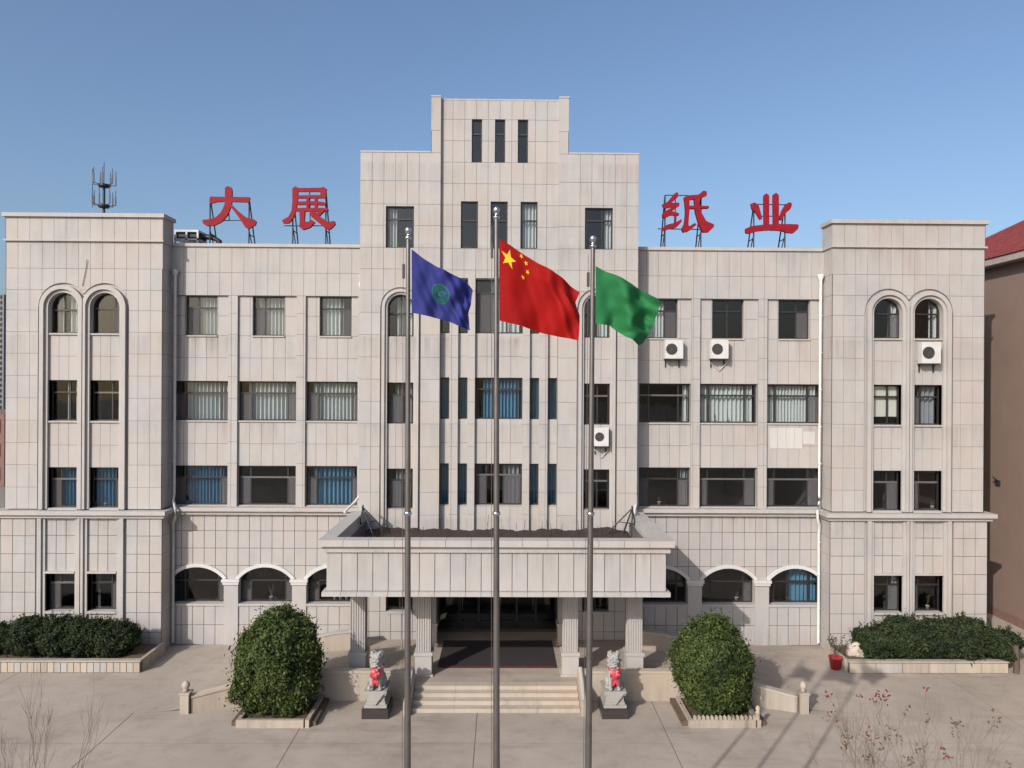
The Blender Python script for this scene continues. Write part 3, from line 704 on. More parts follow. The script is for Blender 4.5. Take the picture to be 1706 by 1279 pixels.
for i in range(n):
    a, b = -5.5+11*i/n+.006, -5.5+11*(i+1)/n-.006
    if i == 0: a = -5.62
    if i == n-1: b = 5.62
    m_ = MB(); m_.box(a, b, YF-.13, YF+.4, 3.74, 3.885); m_.build('ledge_stone', M['trim'], C)
for i in range(14):
    a, b = -5.74+11.48*i/14+.006, -5.74+11.48*(i+1)/14-.006
    m_ = MB(); m_.box(a, b, YF-.22, YF+.28, 5.36, 5.57); m_.build('coping_stone', M['trim'], C)
cpart('cornice', [(-5.62, 5.62, YF-.08, YF+.25, 5.15, 5.35)], 'trim')
for sg in (-1, 1):
    cpart('cornice', [(5.2*sg, 5.62*sg, YF+.26, YT-.01, 5.16, 5.345)], 'trim')
    for i in range(6):
        y0, y1 = YF+.29+.832*i, YF+.29+.832*(i+1)-.012
        m_ = MB(); m_.box(5.24*sg, 5.73*sg, y0, y1, 5.35, 5.56); m_.build('coping_stone', M['trim'], C)
    cpart('ledge', [(5.2*sg, 5.61*sg, YF+.41, YT-.01, 3.74, 3.88)], 'trim')
# dead leaves on the canopy roof
m_ = MB(); rows = []
for j in range(9):
    row = []
    for i in range(80):
        x = -5.1+10.2*i/79; y = YT-.05-1.4*j/8
        h = (.09+.035*math.sin(i*.37)+.02*math.sin(i*1.3+2)+random.uniform(-.02, .025))*(1-j/8.5)
        if 4.7 > abs(x) > 3.1 and j < 3: h += .07
        row.append((x, y, 4.755+max(0.0, h)))
    rows.append(row)
m_.grid(rows); m_.build('leaf_litter', M['litter'], C, kind='stuff')
m_ = MB()
for k in range(26):
    x = random.uniform(-4.6, 4.9); y = random.uniform(-3, -1.2); b_ = Vector((x, y, 4.76))
    m_.tube([b_, b_+Vector((random.uniform(-.06, .06), 0, random.uniform(.3, .85)))], .008, 4)
m_.build('dry_weeds', M['litter'], C, kind='stuff')
# columns
def flute_profile(hw, n=6, d=.03):
    pts = []
    per = 2*hw/(n+.0)
    for side in range(4):
        ang = side*math.pi/2
        loc_ = [(-hw, -hw)]
        for i in range(n):
            a = -hw+per*(i+.27); b = -hw+per*(i+.73)
            loc_ += [(a, -hw), (a+per*.08, -hw+d), (b-per*.08, -hw+d), (b, -hw)]
        for x, y in loc_: pts.append((x*math.cos(ang)-y*math.sin(ang), x*math.sin(ang)+y*math.cos(ang)))
    return pts
def column(x, y, name='column', hw=.25):
    c = link(name, None, B, loc=(x, y, 0))
    m_ = MB(); pr = flute_profile(hw); m_.grid([[(px, py, z) for px, py in pr] for z in (1.31, 3.79)], close=True, sm=False); m_.build('fluted_shaft', M['trim'], c)
    m_ = MB(); m_.box(-hw-.035, hw+.035, -hw-.035, hw+.035, .56, 1.2); m_.build('plinth', M['trim'], c)
    m_ = MB(); m_.box(-hw-.07, hw+.07, -hw-.07, hw+.07, 1.2, 1.31); m_.build('plinth_cap', M['trim'], c)
    m_ = MB(); m_.box(-hw-.09, hw+.09, -hw-.09, hw+.09, .4, .56); m_.build('base', M['step'], c)
for x in (-4.8, -2.53, 2.56, 4.8): column(x, -4.2)
for x in (-2.6, 2.6): column(x, -1.12, 'rear_column', .22)

# ---- entrance platform, steps and ramps
pf = MB(); pf.box(-2.95, 2.95, -5.02, YD, -.01, .496); pf = pf.build('entrance_platform', M['concrete'], kind='structure')
for k in range(4):
    for i in range(4):
        m_ = MB(); a = -2.72+1.36*i; m_.box(a+.003, a+1.357, -5.0-.3*(4-k), -5.0+.02-.3*(3-k), 0.0, .125*(k+1)+random.uniform(-.002, .002))
        m_.build('step', M['step'], pf)
m_ = MB(); m_.box(-2.1, 2.15, -3.75, -.95, .5, .512); mt_ = tag(link('door_mat', None), 'dark carpet with a red border on the porch floor in front of the doors', 'carpet')
m_.build('carpet', M['mat'], mt_)
m_ = MB(); m_.box(-2.05, 2.1, -3.72, -3.64, .513, .516); m_.build('border', M['matred'], mt_)
m_ = MB(); m_.box(-2.05, 2.1, -1.1, -1.02, .513, .516); m_.build('border', M['matred'], mt_)
for sg in (-1, 1):
    rows = []
    for i in range(25):
        x = 2.96+9.0*i/24; z = .495 if x < 5.2 else .495*(1-(min(x, 10.6)-5.2)/5.4)+.006
        fy = np.interp(x, [2.9, 5.8, 7.5, 9.0, 9.9, 12], [-5.1, -5.05, -5.2, -5.6, -6.0, -6.3]); by = -.02
        rows.append([(x*sg, fy, z), (x*sg, (fy+by)/2, z), (x*sg, by, z)])
    m_ = MB(); m_.grid(rows if sg > 0 else [r[::-1] for r in rows], sm=False); m_.build('ramp', M['concrete'], kind='structure')
def path_wall(name, pts, hts, th, mat, cap=.07, capmat=None, z0=-.01):
    """low wall along plan points with a cap stone; hts = top heights"""
    m_ = MB(); c_ = MB(); L, Rr = [], []
    P_ = [Vector((x, y, 0)) for x, y in pts]
    for i, p in enumerate(P_):
        t = (P_[min(i+1, len(P_)-1)]-P_[max(i-1, 0)]).normalized(); nrm = Vector((-t.y, t.x, 0))
        L.append((p+nrm*th/2, p-nrm*th/2, hts[i])); Rr.append((p+nrm*(th/2+.035), p-nrm*(th/2+.035), hts[i]))
    def run(mb, S_, lo):
        k = len(S_)
        rows = [[(a.x, a.y, lo(h)), (a.x, a.y, h if mb is c_ else h-cap), (b.x, b.y, h if mb is c_ else h-cap), (b.x, b.y, lo(h))] for a, b, h in S_]
        mb.grid(rows, sm=False); mb.face(rows[0]); mb.face(rows[-1][::-1])
        if mb is c_: mb.grid([[r[0], r[3]] for r in rows], sm=False)
    run(m_, L, lambda h: z0); run(c_, Rr, lambda h: h-cap)
    return m_, c_
for sg in (-1, 1):
    side = 'left' if sg < 0 else 'right'
    t = thing('retaining_wall', 'low curved stone wall in front of the %s entrance ramp, ending in a post' % side, 'wall', group='low walls of the entrance ramps')
    q = [(2.95, -5.2), (4.4, -5.2), (5.8, -5.2), (6.7, -5.27), (7.5, -5.4), (8.3, -5.6), (9.0, -5.82), (9.8, -6.12)]
    m_, c_ = path_wall('', [(x*sg, y) for x, y in q], [1.0, 1.0, 1.0, .96, .88, .78, .66, .55], .2, None)
    m_.build('wall_body', M['kerb'], t); c_.build('coping', M['step'], t)
    m_ = MB(); x = 9.95*sg; m_.box(x-.14, x+.14, -6.32, -6.04, 0, .62); m_.box(x-.17, x+.17, -6.35, -6.01, .622, .68); m_.build('end_post', M['kerb'], t)
    m_ = MB(); m_.lathe((x, -6.18, .68), [(0, 0), (.10, .01), (.07, .07), (.12, .15), (.13, .22), (.08, .30), (0, .34)], 12); m_.build('finial', M['kerb'], t)
    t2 = thing('cheek_wall', 'stone cheek wall on the %s side of the entrance steps' % side, 'wall', group='cheek walls of the steps')
    m_ = MB(); xx = 2.84*sg
    for pts_, y_ in (([( -5.1, 0), (-6.45, 0), (-6.45, .42), (-6.2, .5), (-5.1, .98)], 0),):
        x0, x1 = xx-.11, xx+.11
        k = len(pts_)
        m_.face([(x0, y, z) for y, z in pts_]); m_.face([(x1, y, z) for y, z in pts_[::-1]])
        for i in range(k):
            (ya, za), (yb, zb) = pts_[i], pts_[(i+1) % k]; m_.face([(x0, ya, za), (x1, ya, za), (x1, yb, zb), (x0, yb, zb)])
    m_.build('wall_body', M['kerb'], t2)
    m_ = MB(); m_.tube([(xx, -6.4, .46), (xx, -6.18, .54), (xx, -5.12, 1.02)], .075, 8); m_.build('handrail', M['trim'], t2)
    t3 = thing('ramp_parapet', 'low stepped stone parapet beside the building on the %s ramp' % side, 'wall', group='inner parapets of the ramps')
    q = [(5.1, -1.75), (6.2, -1.75), (7.4, -1.75), (8.3, -1.75)]
    m_, c_ = path_wall('', [(x*sg, y) for x, y in q], [1.22, 1.12, .86, .6], .2, None); m_.build('wall_body', M['kerb'], t3); c_.build('coping', M['trim'], t3)

# ---- downpipes and small fixtures
for sg, mt in ((-1, 'pipegrey'), (1, 'pipe')):  # left pipe gets a greyer colour, its shade painted in
    xx = 13.02 if sg < 0 else 13.06
    pts = [(xx*sg, -.16, 14.9), (xx*sg, -.16, 6.1), (12.98*sg, -.3, 5.85), (12.82*sg, -.48, 5.55), (12.84*sg, -.48, 5.25), (13.0*sg, -.3, 4.95), (13.04*sg, -.16, 4.6), (13.04*sg, -.16, .15)]
    m_ = MB(); m_.tube(pts, .055, 10); dp = m_.build('downpipe', M[mt], B)
    m_ = MB(); m_.lathe((xx*sg, -.16, 14.85), [(.055, 0), (.11, .14), (.12, .26), (.11, .27), (0, .2)], 12); m_.build('hopper', M[mt], dp)
    for z in (13.4, 11.9, 10.4, 8.9, 7.4, 4.2, 2.9, 1.5):
        m_ = MB(); m_.lathe(((xx if z > 5 else 13.04)*sg, -.16, z), [(.056, 0), (.07, .005), (.07, .055), (.056, .06)], 10); m_.build('pipe_clip', M[mt], dp)
for sg in (-1, 1):
    m_ = MB(); m_.tube([(5.62*sg, -.1, 6.05), (5.55*sg, -.5, 5.9), (5.3*sg, -1.35, 5.62)] if sg > 0 else [(-5.6, -.1, 6.05), (-5.72, -.5, 5.85), (-5.95, -1.3, 5.6)], .05, 8); m_.build('roof_outlet_pipe', M['pipe'], B)
m_ = MB(); m_.tube([(-5.62, -.06, 15.0), (-5.6, -.1, 14.75), (-5.66, -.08, 14.6), (-5.6, -.08, 14.4), (-5.54, -.05, 14.2)], .035, 6); m_.build('broken_pipe', M['pipe'], B)
m_ = MB(); m_.tube([(-16.35, YW-.03, 14.35), (-16.22, YW-.03, 15.0), (-16.17, YW-.04, 15.4)], .012, 4); m_.build('cable', M['steel'], B)
m_ = MB(); m_.tube([(-2.85, 1.0, 19.8), (-2.85, .8, 21.6)], .03, 6); m_.build('roof_pipe', M['pipe'], B)
# lamp brackets on the canopy edges
for sg in (-1, 1):
    side = 'left' if sg < 0 else 'right'
    t = thing('steel_tripod', 'black steel strut frame leaning on the %s edge of the canopy roof' % side, 'bracket', (4.9*sg, -2.0, 4.76), 'strut frames on the canopy')
    ap = Vector((.25*sg, .2, 1.12))
    for k, (dx, dy) in enumerate(((-.75, .5), (-.35, -.55), (.0, .75), (.35, -.3), (.0, -1.0))):
        m_ = MB(); m_.tube([ap, (dx*sg, dy, 0.0)], .024, 6); m_.build('strut', M['steel'], t)
    m_ = MB(); m_.tube([ap+Vector((-.03*sg, -.2, 0)), ap+Vector((.03*sg, .25, .02))], .035, 6); m_.build('crossbar', M['steel'], t)
    m_ = MB(); m_.tube([ap*.5+Vector((-.37*sg, .25, 0)), ap*.5+Vector((.2*sg, -.2, 0)), ap*.4], .018, 6); m_.build('brace', M['steel'], t)

# ---- roof sign
def glyph(name, label, polys, org, sc, posts, roofz=15.35, Y=.9, bars=()):
    t = thing(name, label, 'sign', (0, Y, roofz), 'red roof letters')
    m_ = MB()
    for k, pl in enumerate(polys):
        pts = []
        for a, b in pl:
            p = at(org[0]+a/sc, org[1]+b/sc, Y); pts.append((p.x, p.z-roofz))
        # rounded corners
        q = []
        for i in range(len(pts)):
            p0, p1, p2 = Vector(pts[i-1]), Vector(pts[i]), Vector(pts[(i+1) % len(pts)])
            q += [tuple(p1.lerp(p0, .22)), tuple(p1.lerp((p0+p2)/2, .06)), tuple(p1.lerp(p2, .22))]
        m_.ext(q, -.05-.004*k, .05+.004*k)
    m_.build('character', M['red'], t)
    f = MB()
    for px, top in posts:
        a = at(px, top, Y+.1); x = a.x; z = a.z-roofz
        f.tube([(x, .1, 0), (x, .1, z)], .032, 5); f.tube([(x, 1.35, 0), (x, .12, z)], .03, 5)
        f.tube([(x, .12, z*.55), (x, 1.2, .1)], .022, 5); f.tube([(x, .1, z*.5), (x, .72, z*.5)], .022, 5)
    for (xa, ya), (xb, yb) in bars:
        a, b = at(xa, ya, Y+.12), at(xb, yb, Y+.12); f.tube([(a.x, .12, a.z-roofz), (b.x, .12, b.z-roofz)], .022, 5)
    f.build('support_frame', M['steel'], t)
da = [[(300, 200), (345, 206), (410, 208), (455, 208), (585, 206), (578, 244), (455, 240), (410, 238), (345, 242), (302, 254)],
      [(405, 142), (425, 128), (452, 138), (458, 165), (456, 240), (448, 275), (425, 335), (385, 382), (330, 408), (275, 412), (252, 395), (245, 368), (290, 364), (340, 350), (378, 315), (400, 270), (408, 240)],
      [(452, 258), (490, 298), (555, 350), (612, 364), (630, 380), (622, 405), (575, 432), (553, 425), (520, 372), (478, 315), (446, 274)]]
glyph('roof_sign_character', 'red roof letter 大, outermost of the left pair, above the left parapet', da, (280, 280), 4.2625, [(350, 330), (415, 332)], bars=[((352, 367), (424, 367)), ((351, 328), (416, 329)), ((381, 340), (382, 367))])
zhan = [[(885, 142), (905, 130), (930, 142), (1085, 140), (1108, 134), (1130, 150), (1122, 168), (920, 168), (888, 166)],
        [(915, 194), (1085, 192), (1122, 195), (1122, 214), (915, 216)], [(1085, 150), (1126, 150), (1120, 214), (1082, 212)],
        [(884, 150), (926, 150), (922, 230), (912, 300), (895, 350), (862, 392), (822, 394), (810, 372), (858, 345), (880, 300), (885, 230)],
        [(920, 238), (1060, 236), (1125, 246), (1120, 264), (975, 260), (922, 262)], [(984, 214), (1004, 214), (1004, 300), (984, 300)], [(1042, 214), (1062, 214), (1062, 300), (1042, 300)],
        [(915, 284), (1135, 284), (1142, 306), (910, 308)],
        [(936, 300), (976, 300), (968, 378), (998, 384), (1020, 366), (1046, 384), (1010, 424), (960, 440), (934, 420), (938, 380)],
        [(1000, 300), (1042, 302), (1085, 348), (1140, 384), (1185, 376), (1190, 400), (1155, 436), (1120, 432), (1070, 388), (1020, 348)],
        [(1082, 300), (1116, 300), (1066, 350), (1048, 334)]]
glyph('roof_sign_character', 'red roof letter 展, the boxy one next to the central tower on the left parapet', zhan, (280, 280), 4.2625, [(488, 318), (543, 318)], bars=[((473, 376), (545, 376)), ((487, 316), (544, 316)), ((516, 316), (517, 374))])
zhi = [[(243, 128), (262, 116), (270, 125), (268, 150), (205, 205), (172, 215), (165, 197), (200, 180)], [(170, 202), (230, 186), (275, 184), (279, 203), (225, 215), (178, 224)],
       [(262, 198), (278, 205), (215, 250), (180, 264), (174, 246)], [(168, 252), (230, 240), (275, 254), (273, 270), (220, 266), (185, 286), (166, 278)],
       [(163, 350), (200, 326), (250, 315), (292, 290), (291, 310), (260, 344), (200, 358), (164, 372)], [(246, 264), (258, 264), (257, 320), (246, 320)],
       [(306, 150), (340, 138), (400, 134), (430, 108), (452, 112), (454, 140), (412, 158), (340, 168), (308, 172)],
       [(308, 150), (341, 150), (342, 230), (334, 328), (346, 345), (330, 370), (302, 378), (290, 356), (308, 320), (316, 250)], [(328, 346), (375, 316), (388, 328), (350, 360), (325, 376)],
       [(335, 205), (465, 207), (469, 222), (335, 225)], [(370, 150), (405, 150), (406, 200), (418, 250), (450, 306), (498, 325), (500, 342), (465, 376), (426, 376), (404, 332), (380, 250)]]
glyph('roof_sign_character', 'red roof letter 纸, the one next to the green flag and tower on the right parapet', zhi, (1060, 290), 3.876, [(1108, 325), (1168, 325)], bars=[((1108, 325), (1168, 326)), ((1096, 381), (1168, 382)), ((1125, 325), (1125, 370))])
ye = [[(820, 138), (838, 124), (857, 138), (857, 345), (822, 345)], [(880, 134), (900, 121), (919, 136), (919, 345), (882, 345)],
      [(738, 194), (762, 182), (790, 205), (812, 290), (796, 294), (770, 248), (744, 226)], [(962, 194), (990, 181), (1004, 196), (994, 226), (960, 256), (936, 300), (922, 292), (936, 240)],
      [(703, 352), (750, 335), (830, 326), (930, 322), (1045, 325), (1044, 352), (1012, 383), (980, 380), (930, 366), (850, 363), (780, 369), (725, 386), (704, 380)]]
glyph('roof_sign_character', 'red roof letter 业, outermost of the right pair, near the right wing', ye, (1060, 290), 3.876, [(1256, 340), (1308, 340)], bars=[((1250, 340), (1308, 341)), ((1262, 360), (1300, 360))])

# ---- rooftop cooler box
t = thing('rooftop_unit', 'white rooftop cooling unit with dark open sides beside the left wing', 'cooler', (*at(317, 402, 1.2)[:2], 16.0))
m_ = MB()
for x0, x1, y0, y1, z0, z1 in ((-.5, .5, -.4, .5, .84, .93), (-.5, -.43, -.4, -.33, -.65, .84), (.43, .5, -.4, -.33, -.65, .84), (-.03, .04, -.4, -.33, 0, .84), (-.5, -.43, .43, .5, -.65, .84), (.43, .5, .43, .5, -.65, .84), (-.5, .5, -.4, .5, .5, .56)): m_.box(x0, x1, y0, y1, z0, z1)
m_.build('casing', M['acwhite'], t); m_ = MB(); m_.box(-.44, .44, -.3, .44, .56, .83); m_.build('louvre', M['acdark'], t)
m_ = MB(); m_.tube([(.5, 0, .72), (.9, 0, .7), (1.2, 0, .55), (1.3, 0, -.65)], .12, 10); m_.build('duct', M['steel'], t)

# ---- air conditioners
def ac(px, py0, py1, wpx, Y, label, pipe=0):
    a, b = at(px-wpx/2, py1, Y-.35), at(px+wpx/2, py0, Y-.35)
    w_, h_ = (b.x-a.x), (b.z-a.z); cx, cz = (a.x+b.x)/2, a.z
    t = thing('air_conditioner', label, 'air conditioner', (cx, Y, cz), 'outdoor units on the facade')
    m_ = MB(); m_.box(-w_/2, w_/2, -.38, -.08, 0, h_); m_.build('casing', M['acwhite'], t)
    m_ = MB(); r = min(h_*.36, w_*.3); fx = -w_*.14
    m_.grid([[(fx+rr*math.cos(2*math.pi*j/20), yy, h_/2+rr*math.sin(2*math.pi*j/20)) for j in range(20)] for rr, yy in ((r*1.06, -.379), (r*1.06, -.388), (r, -.388), (r, -.383), (0.01, -.383))], close=True, sm=False); m_.build('fan_opening', M['acdark'], t)
    m_ = MB()
    for k in range(1, 5):
        rr = r*k/4; m_.tube([(fx+rr*math.cos(2*math.pi*j/16), -.396, h_/2+rr*math.sin(2*math.pi*j/16)) for j in range(17)], .0035, 4, cap=False)
    for k in range(6):
        an = math.pi*k/6; m_.tube([(fx-r*math.cos(an), -.396, h_/2-r*math.sin(an)), (fx+r*math.cos(an), -.396, h_/2+r*math.sin(an))], .003, 4)
    m_.build('fan_grille', M['pole'], t)
    m_ = MB()
    for x in (-w_*.38, w_*.38): m_.box(x-.02, x+.02, -.42, -.01, -.05, -.002); m_.box(x-.02, x+.02, -.05, -.005, -.35, -.05)
    m_.box(-w_/2, w_/2, -.36, -.06, -.045, -.004)
    m_.build('bracket', M['steel'], t)
    if pipe:
        m_ = MB(); m_.tube([(w_/2-.02, -.15, .1), (w_/2+.12, -.1, .2), (w_/2+.16, -.06, 0), (w_*.3, -.05, -.35), (w_*.1, -.04, -.5), (-w_*.4, -.04, -.15)] if pipe == 1 else
            [(w_/2-.02, -.2, h_*.6), (w_/2+.17, -.1, h_*.45), (w_/2+.16, -.05, h_*.1), (w_/2-.05, -.03, -.12)], .018, 6); m_.build('refrigerant_pipe', M['pipegrey'], t)
ac(1123, 566, 597, 30, .1, 'white air conditioner right of the tip of the green flag', 0)
ac(1199, 566, 597, 29, .1, 'white air conditioner with a dangling pipe, under the second top window right of the tower', 1)
ac(1551, 570, 605, 32, YW+.1, 'white air conditioner under the arched window of the right wing', 2)
ac(1002, 712, 743, 24, YW+.1, 'white air conditioner low on the tower, beside the right flagpole', 1)

# ---- flags
YP = -19.6
def coons(top, right, bottom, n=44, m=30):
    """boundary polylines in photo pixels (left edge straight); returns surface function"""
    def poly(pl):
        pl = np.array(pl, float); d = np.r_[0, np.cumsum(np.hypot(*np.diff(pl, axis=0).T))]; d /= d[-1]
        return lambda t: np.array([np.interp(t, d, pl[:, 0]), np.interp(t, d, pl[:, 1])])
    T_, R_, B_ = poly(top), poly(right), poly(bottom); L_ = poly([top[0], bottom[0]])
    def f(u, v):
        return (1-v)*T_(u)+v*B_(u)+(1-u)*L_(v)+u*R_(v)-((1-u)*(1-v)*T_(0)+u*(1-v)*T_(1)+(1-u)*v*B_(0)+u*v*B_(1))
    return f
def flag(name, label, surf, mats, ripple, thing_loc):
    def S3(u, v, off=0.0):
        p = surf(u, v); y = YP+.75*ripple(u, v)
        q = at(p[0], p[1], YP)
        return Vector((q.x, y+off, q.z))-Vector(thing_loc)
    t = thing(name, label, 'flag', thing_loc, 'flags on the three poles')
    m_ = MB(); n, k = 64, 44
    m_.grid([[S3(i/n, j/k) for i in range(n+1)] for j in range(k+1)]); cl = m_.build('cloth', mats, t)
    return t, S3
def cloth_mat(name, col):
    m, n, l, b = new_mat(name); f = add_noise(n, l, pos(n), 3.0, 4)
    c = mixc(n, l, tuple(col), ramp(n, l, f, [(.3, (.88,)*3), (.7, (1.1,)*3)]), 1)
    l.new(c, b.inputs['Base Color']); b.inputs['Roughness'].default_value = .65
    b.inputs['Specular IOR Level'].default_value = .12
    bump(n, l, b, add_noise(n, l, pos(n), 260, 2), .08, .002)
    bw = add_noise(n, l, pos(n), 5.0, 3, .5, (1, 1, .5))
    t = n.new('ShaderNodeBsdfTranslucent'); l.new(c, t.inputs[0]); mx = n.new('ShaderNodeMixShader'); mx.inputs[0].default_value = .25
    l.new(b.outputs[0], mx.inputs[1]); l.new(t.outputs[0], mx.inputs[2]); l.new(mx.outputs[0], n['Material Output'].inputs[0]); return m
CB, CR, CG, CY = cloth_mat('blue_cloth', (.036, .042, .19)), cloth_mat('red_cloth', (.30, .008, .007)), cloth_mat('green_cloth', (.026, .17, .058)), cloth_mat('yellow_cloth', (.85, .55, .04))
sb = coons([(686, 415), (705, 430), (731, 447), (749, 455), (775, 466), (787, 481)], [(787, 481), (784, 508), (780, 522), (783, 551)], [(686, 521), (716, 527), (746, 534), (769, 546), (783, 551)])
sr = coons([(832, 398), (850, 408), (872, 423), (901, 442), (936, 464), (966, 487)], [(966, 487), (959, 503), (966, 525), (962, 568)], [(832, 534), (869, 543), (913, 557), (962, 568)])
sg_ = coons([(992, 443), (1010, 453), (1030, 462), (1077, 484), (1099, 505)], [(1099, 505), (1092, 534), (1077, 569), (1066, 575)], [(992, 539), (1018, 542), (1042, 563), (1066, 575)])
s3 = lambda t: t*t*(3-2*t)
rip_b = lambda u, v: -.02+.15*s3(min(1, u*1.6))*math.sin(7.5*u-3.0*v+1.0)+.06*u*math.sin(21*u+7*v)+.03*u*math.sin(33*u-18*v)
rip_r = lambda u, v: -.02+.17*s3(min(1, u*1.5))*math.sin(6.8*u-2.2*v+.4)+.045*u*math.sin(17*u+6*v)+.05*u*u*math.sin(30*u-9*v)
rip_g = lambda u, v: -.02+.20*s3(min(1, u*1.8))*math.sin(8.2*u-3.4*v+2.1)+.05*u*math.sin(19*u+9*v)+.05*u*u*math.sin(25*v+6*u)
PXS = [(680, 382, 'left'), (827, 348, 'centre'), (988, 396, 'right')]
pb, pr_, pg = at(680, 640, YP), at(828, 640, YP), at(986, 640, YP)
fb, Sb = flag('flag', 'blue flag with a round green emblem on the left pole', sb, CB, rip_b, (pb.x, YP, 12.5))
fr_, Sr = flag('flag', 'red flag with yellow stars on the middle pole', sr, CR, rip_r, (pr_.x, YP, 12.5))
fg, Sg = flag('flag', 'plain green flag on the right pole', sg_, CG, rip_g, (pg.x, YP, 12.5))
def star(cu, cv, r, rot, par, SS, asp):
    for off in (-.007, .007):
        m_ = MB(); ring = []
        for k in range(10):
            rr = r if k % 2 == 0 else r*.4; a = rot+math.pi*k/5
            ring.append((cu+asp*rr*math.sin(a), cv-rr*math.cos(a)))
        n = 4
        for k in range(10):
            (u0, v0), (u1, v1) = ring[k], ring[(k+1) % 10]
            for i in range(n):
                a, b = i/n, (i+1)/n
                q = [(cu+(u0-cu)*b, cv+(v0-cv)*b), (cu+(u1-cu)*b, cv+(v1-cv)*b)]
                q2 = [(cu+(u1-cu)*a, cv+(v1-cv)*a), (cu+(u0-cu)*a, cv+(v0-cv)*a)]
                pts = [SS(max(u, 0), max(v, 0), off) for u, v in (q+q2 if i else q+[(cu, cv)])]
                m_.face(pts)
        m_.build('star', CY, par)
star(.115, .185, .125, .12, fr_, Sr, .80)
for cu, cv, rt in ((.27, .045, .4), (.335, .095, .75), (.365, .20, .2), (.30, .315, -.3)): star(cu, cv, .036, rt, fr_, Sr, .8)
# emblem: green disc with pale ring and darker blades
EG, EG2, EG3 = cloth_mat('emblem_green', (.022, .10, .11)), cloth_mat('emblem_ring', (.035, .16, .11)), cloth_mat('emblem_teal', (.02, .055, .13))
def disc(cu, cv, r0, r1, mat, off, name, a0=0, a1=2*math.pi, asp=.8, n=28):
    for o_ in (-off, off):
        m_ = MB(); m_.grid([[Sb(cu+asp*rr*math.cos(a0+(a1-a0)*k/n), cv+rr*math.sin(a0+(a1-a0)*k/n), o_) for k in range(n+1)] for rr in (r0, (r0+r1)/2, r1)]); m_.build(name, mat, fb)
disc(.50, .50, .175, .195, EG2, .006, 'emblem_ring'); disc(.50, .50, .001, .170, EG, .006, 'emblem_disc')
disc(.46, .46, .03, .12, EG3, .010, 'emblem_leaf', .3, 2.4); disc(.54, .55, .02, .12, EG2, .010, 'emblem_leaf', 3.3, 5.4)
# poles
for k, (px, py, side) in enumerate(PXS):
    px_b = (679, 827, 981)[k]
    top = at(px, py, YP); base = at(px_b, 1180, YP); slope = (top.x-base.x)/(top.z-base.z); bx = base.x-slope*base.z
    t = thing('flagpole', 'tall steel flagpole %s' % ('carrying the blue flag' if k == 0 else 'in the middle carrying the red flag' if k == 1 else 'carrying the green flag'), 'flagpole', (bx, YP, 0), 'flagpoles in front of the entrance')
    H_ = top.z-.14; tx = slope*H_
    m_ = MB(); m_.tube([(slope*z, 0, z) for z in (0, H_*.35, H_*.7, H_)], [.056, .050, .040, .030], 18); m_.build('shaft', M['pole'], t)
    m_ = MB(); m_.lathe((tx, 0, H_), [(.035, 0), (.045, .005), (.045, .04), (.026, .045), (.026, .075), (.041, .1), (.046, .127), (.041, .157), (.022, .176), (0, .18)], 16); m_.build('finial', M['chrome'], t)
    m_ = MB(); m_.tube([(slope*(H_-.1)-.065, -.03, H_-.1), (-.07+slope*6, -.03, 6.0), (-.08, -.03, 1.2)], .004, 5); m_.build('halyard', M['pole'], t)
    m_ = MB(); m_.lathe((slope*8.75, 0, 8.75), [(.05, 0), (.057, .01), (.057, .04), (.05, .05)], 12); m_.build('collar', M['chrome'], t)
    m_ = MB(); m_.box(slope*(H_-.5)-.08, slope*(H_-.5)-.045, -.03, .02, H_-.55, H_-.35); m_.build('rope_cleat', M['steel'], t)
m_ = MB(); m_.box(-2.6, 2.4, -20.3, -18.9, -.01, .32); m_.box(-2.35, 2.15, -20.1, -19.1, .32, .52); tag(m_.build('flag_plinth', M['step']), 'stepped stone plinth under the three flagpoles', 'plinth')

# ---- stone lions
def remesh_blob(name, parts, mat, parent, voxel=.014, extra=None):
    """one continuous carved body from overlapping ellipsoids"""
    bm = bmesh.new()
    for c, r, rot in parts:
        mt_ = Matrix.Translation(c) @ Matrix.Rotation(R(rot[0]), 4, 'X') @ Matrix.Rotation(R(rot[1]), 4, 'Y') @ Matrix.Diagonal((r[0], r[1], r[2], 1))
        bmesh.ops.create_icosphere(bm, subdivisions=3, radius=1.0, matrix=mt_)
    me = bpy.data.meshes.new(name); bm.to_mesh(me); bm.free()
    tmp = bpy.data.objects.new('tmp', me); COL.objects.link(tmp)
    md = tmp.modifiers.new('r', 'REMESH'); md.mode = 'VOXEL'; md.voxel_size = voxel
    ms = tmp.modifiers.new('s', 'SMOOTH'); ms.iterations = 2; ms.factor = .5
    dg = bpy.context.evaluated_depsgraph_get(); dg.update()
    m2 = bpy.data.meshes.new_from_object(tmp.evaluated_get(dg)); bpy.data.objects.remove(tmp)
    m2.materials.clear(); m2.materials.append(mat); m2.polygons.foreach_set('use_smooth', [True]*len(m2.polygons)); m2.update()
    return link(name, m2, parent)
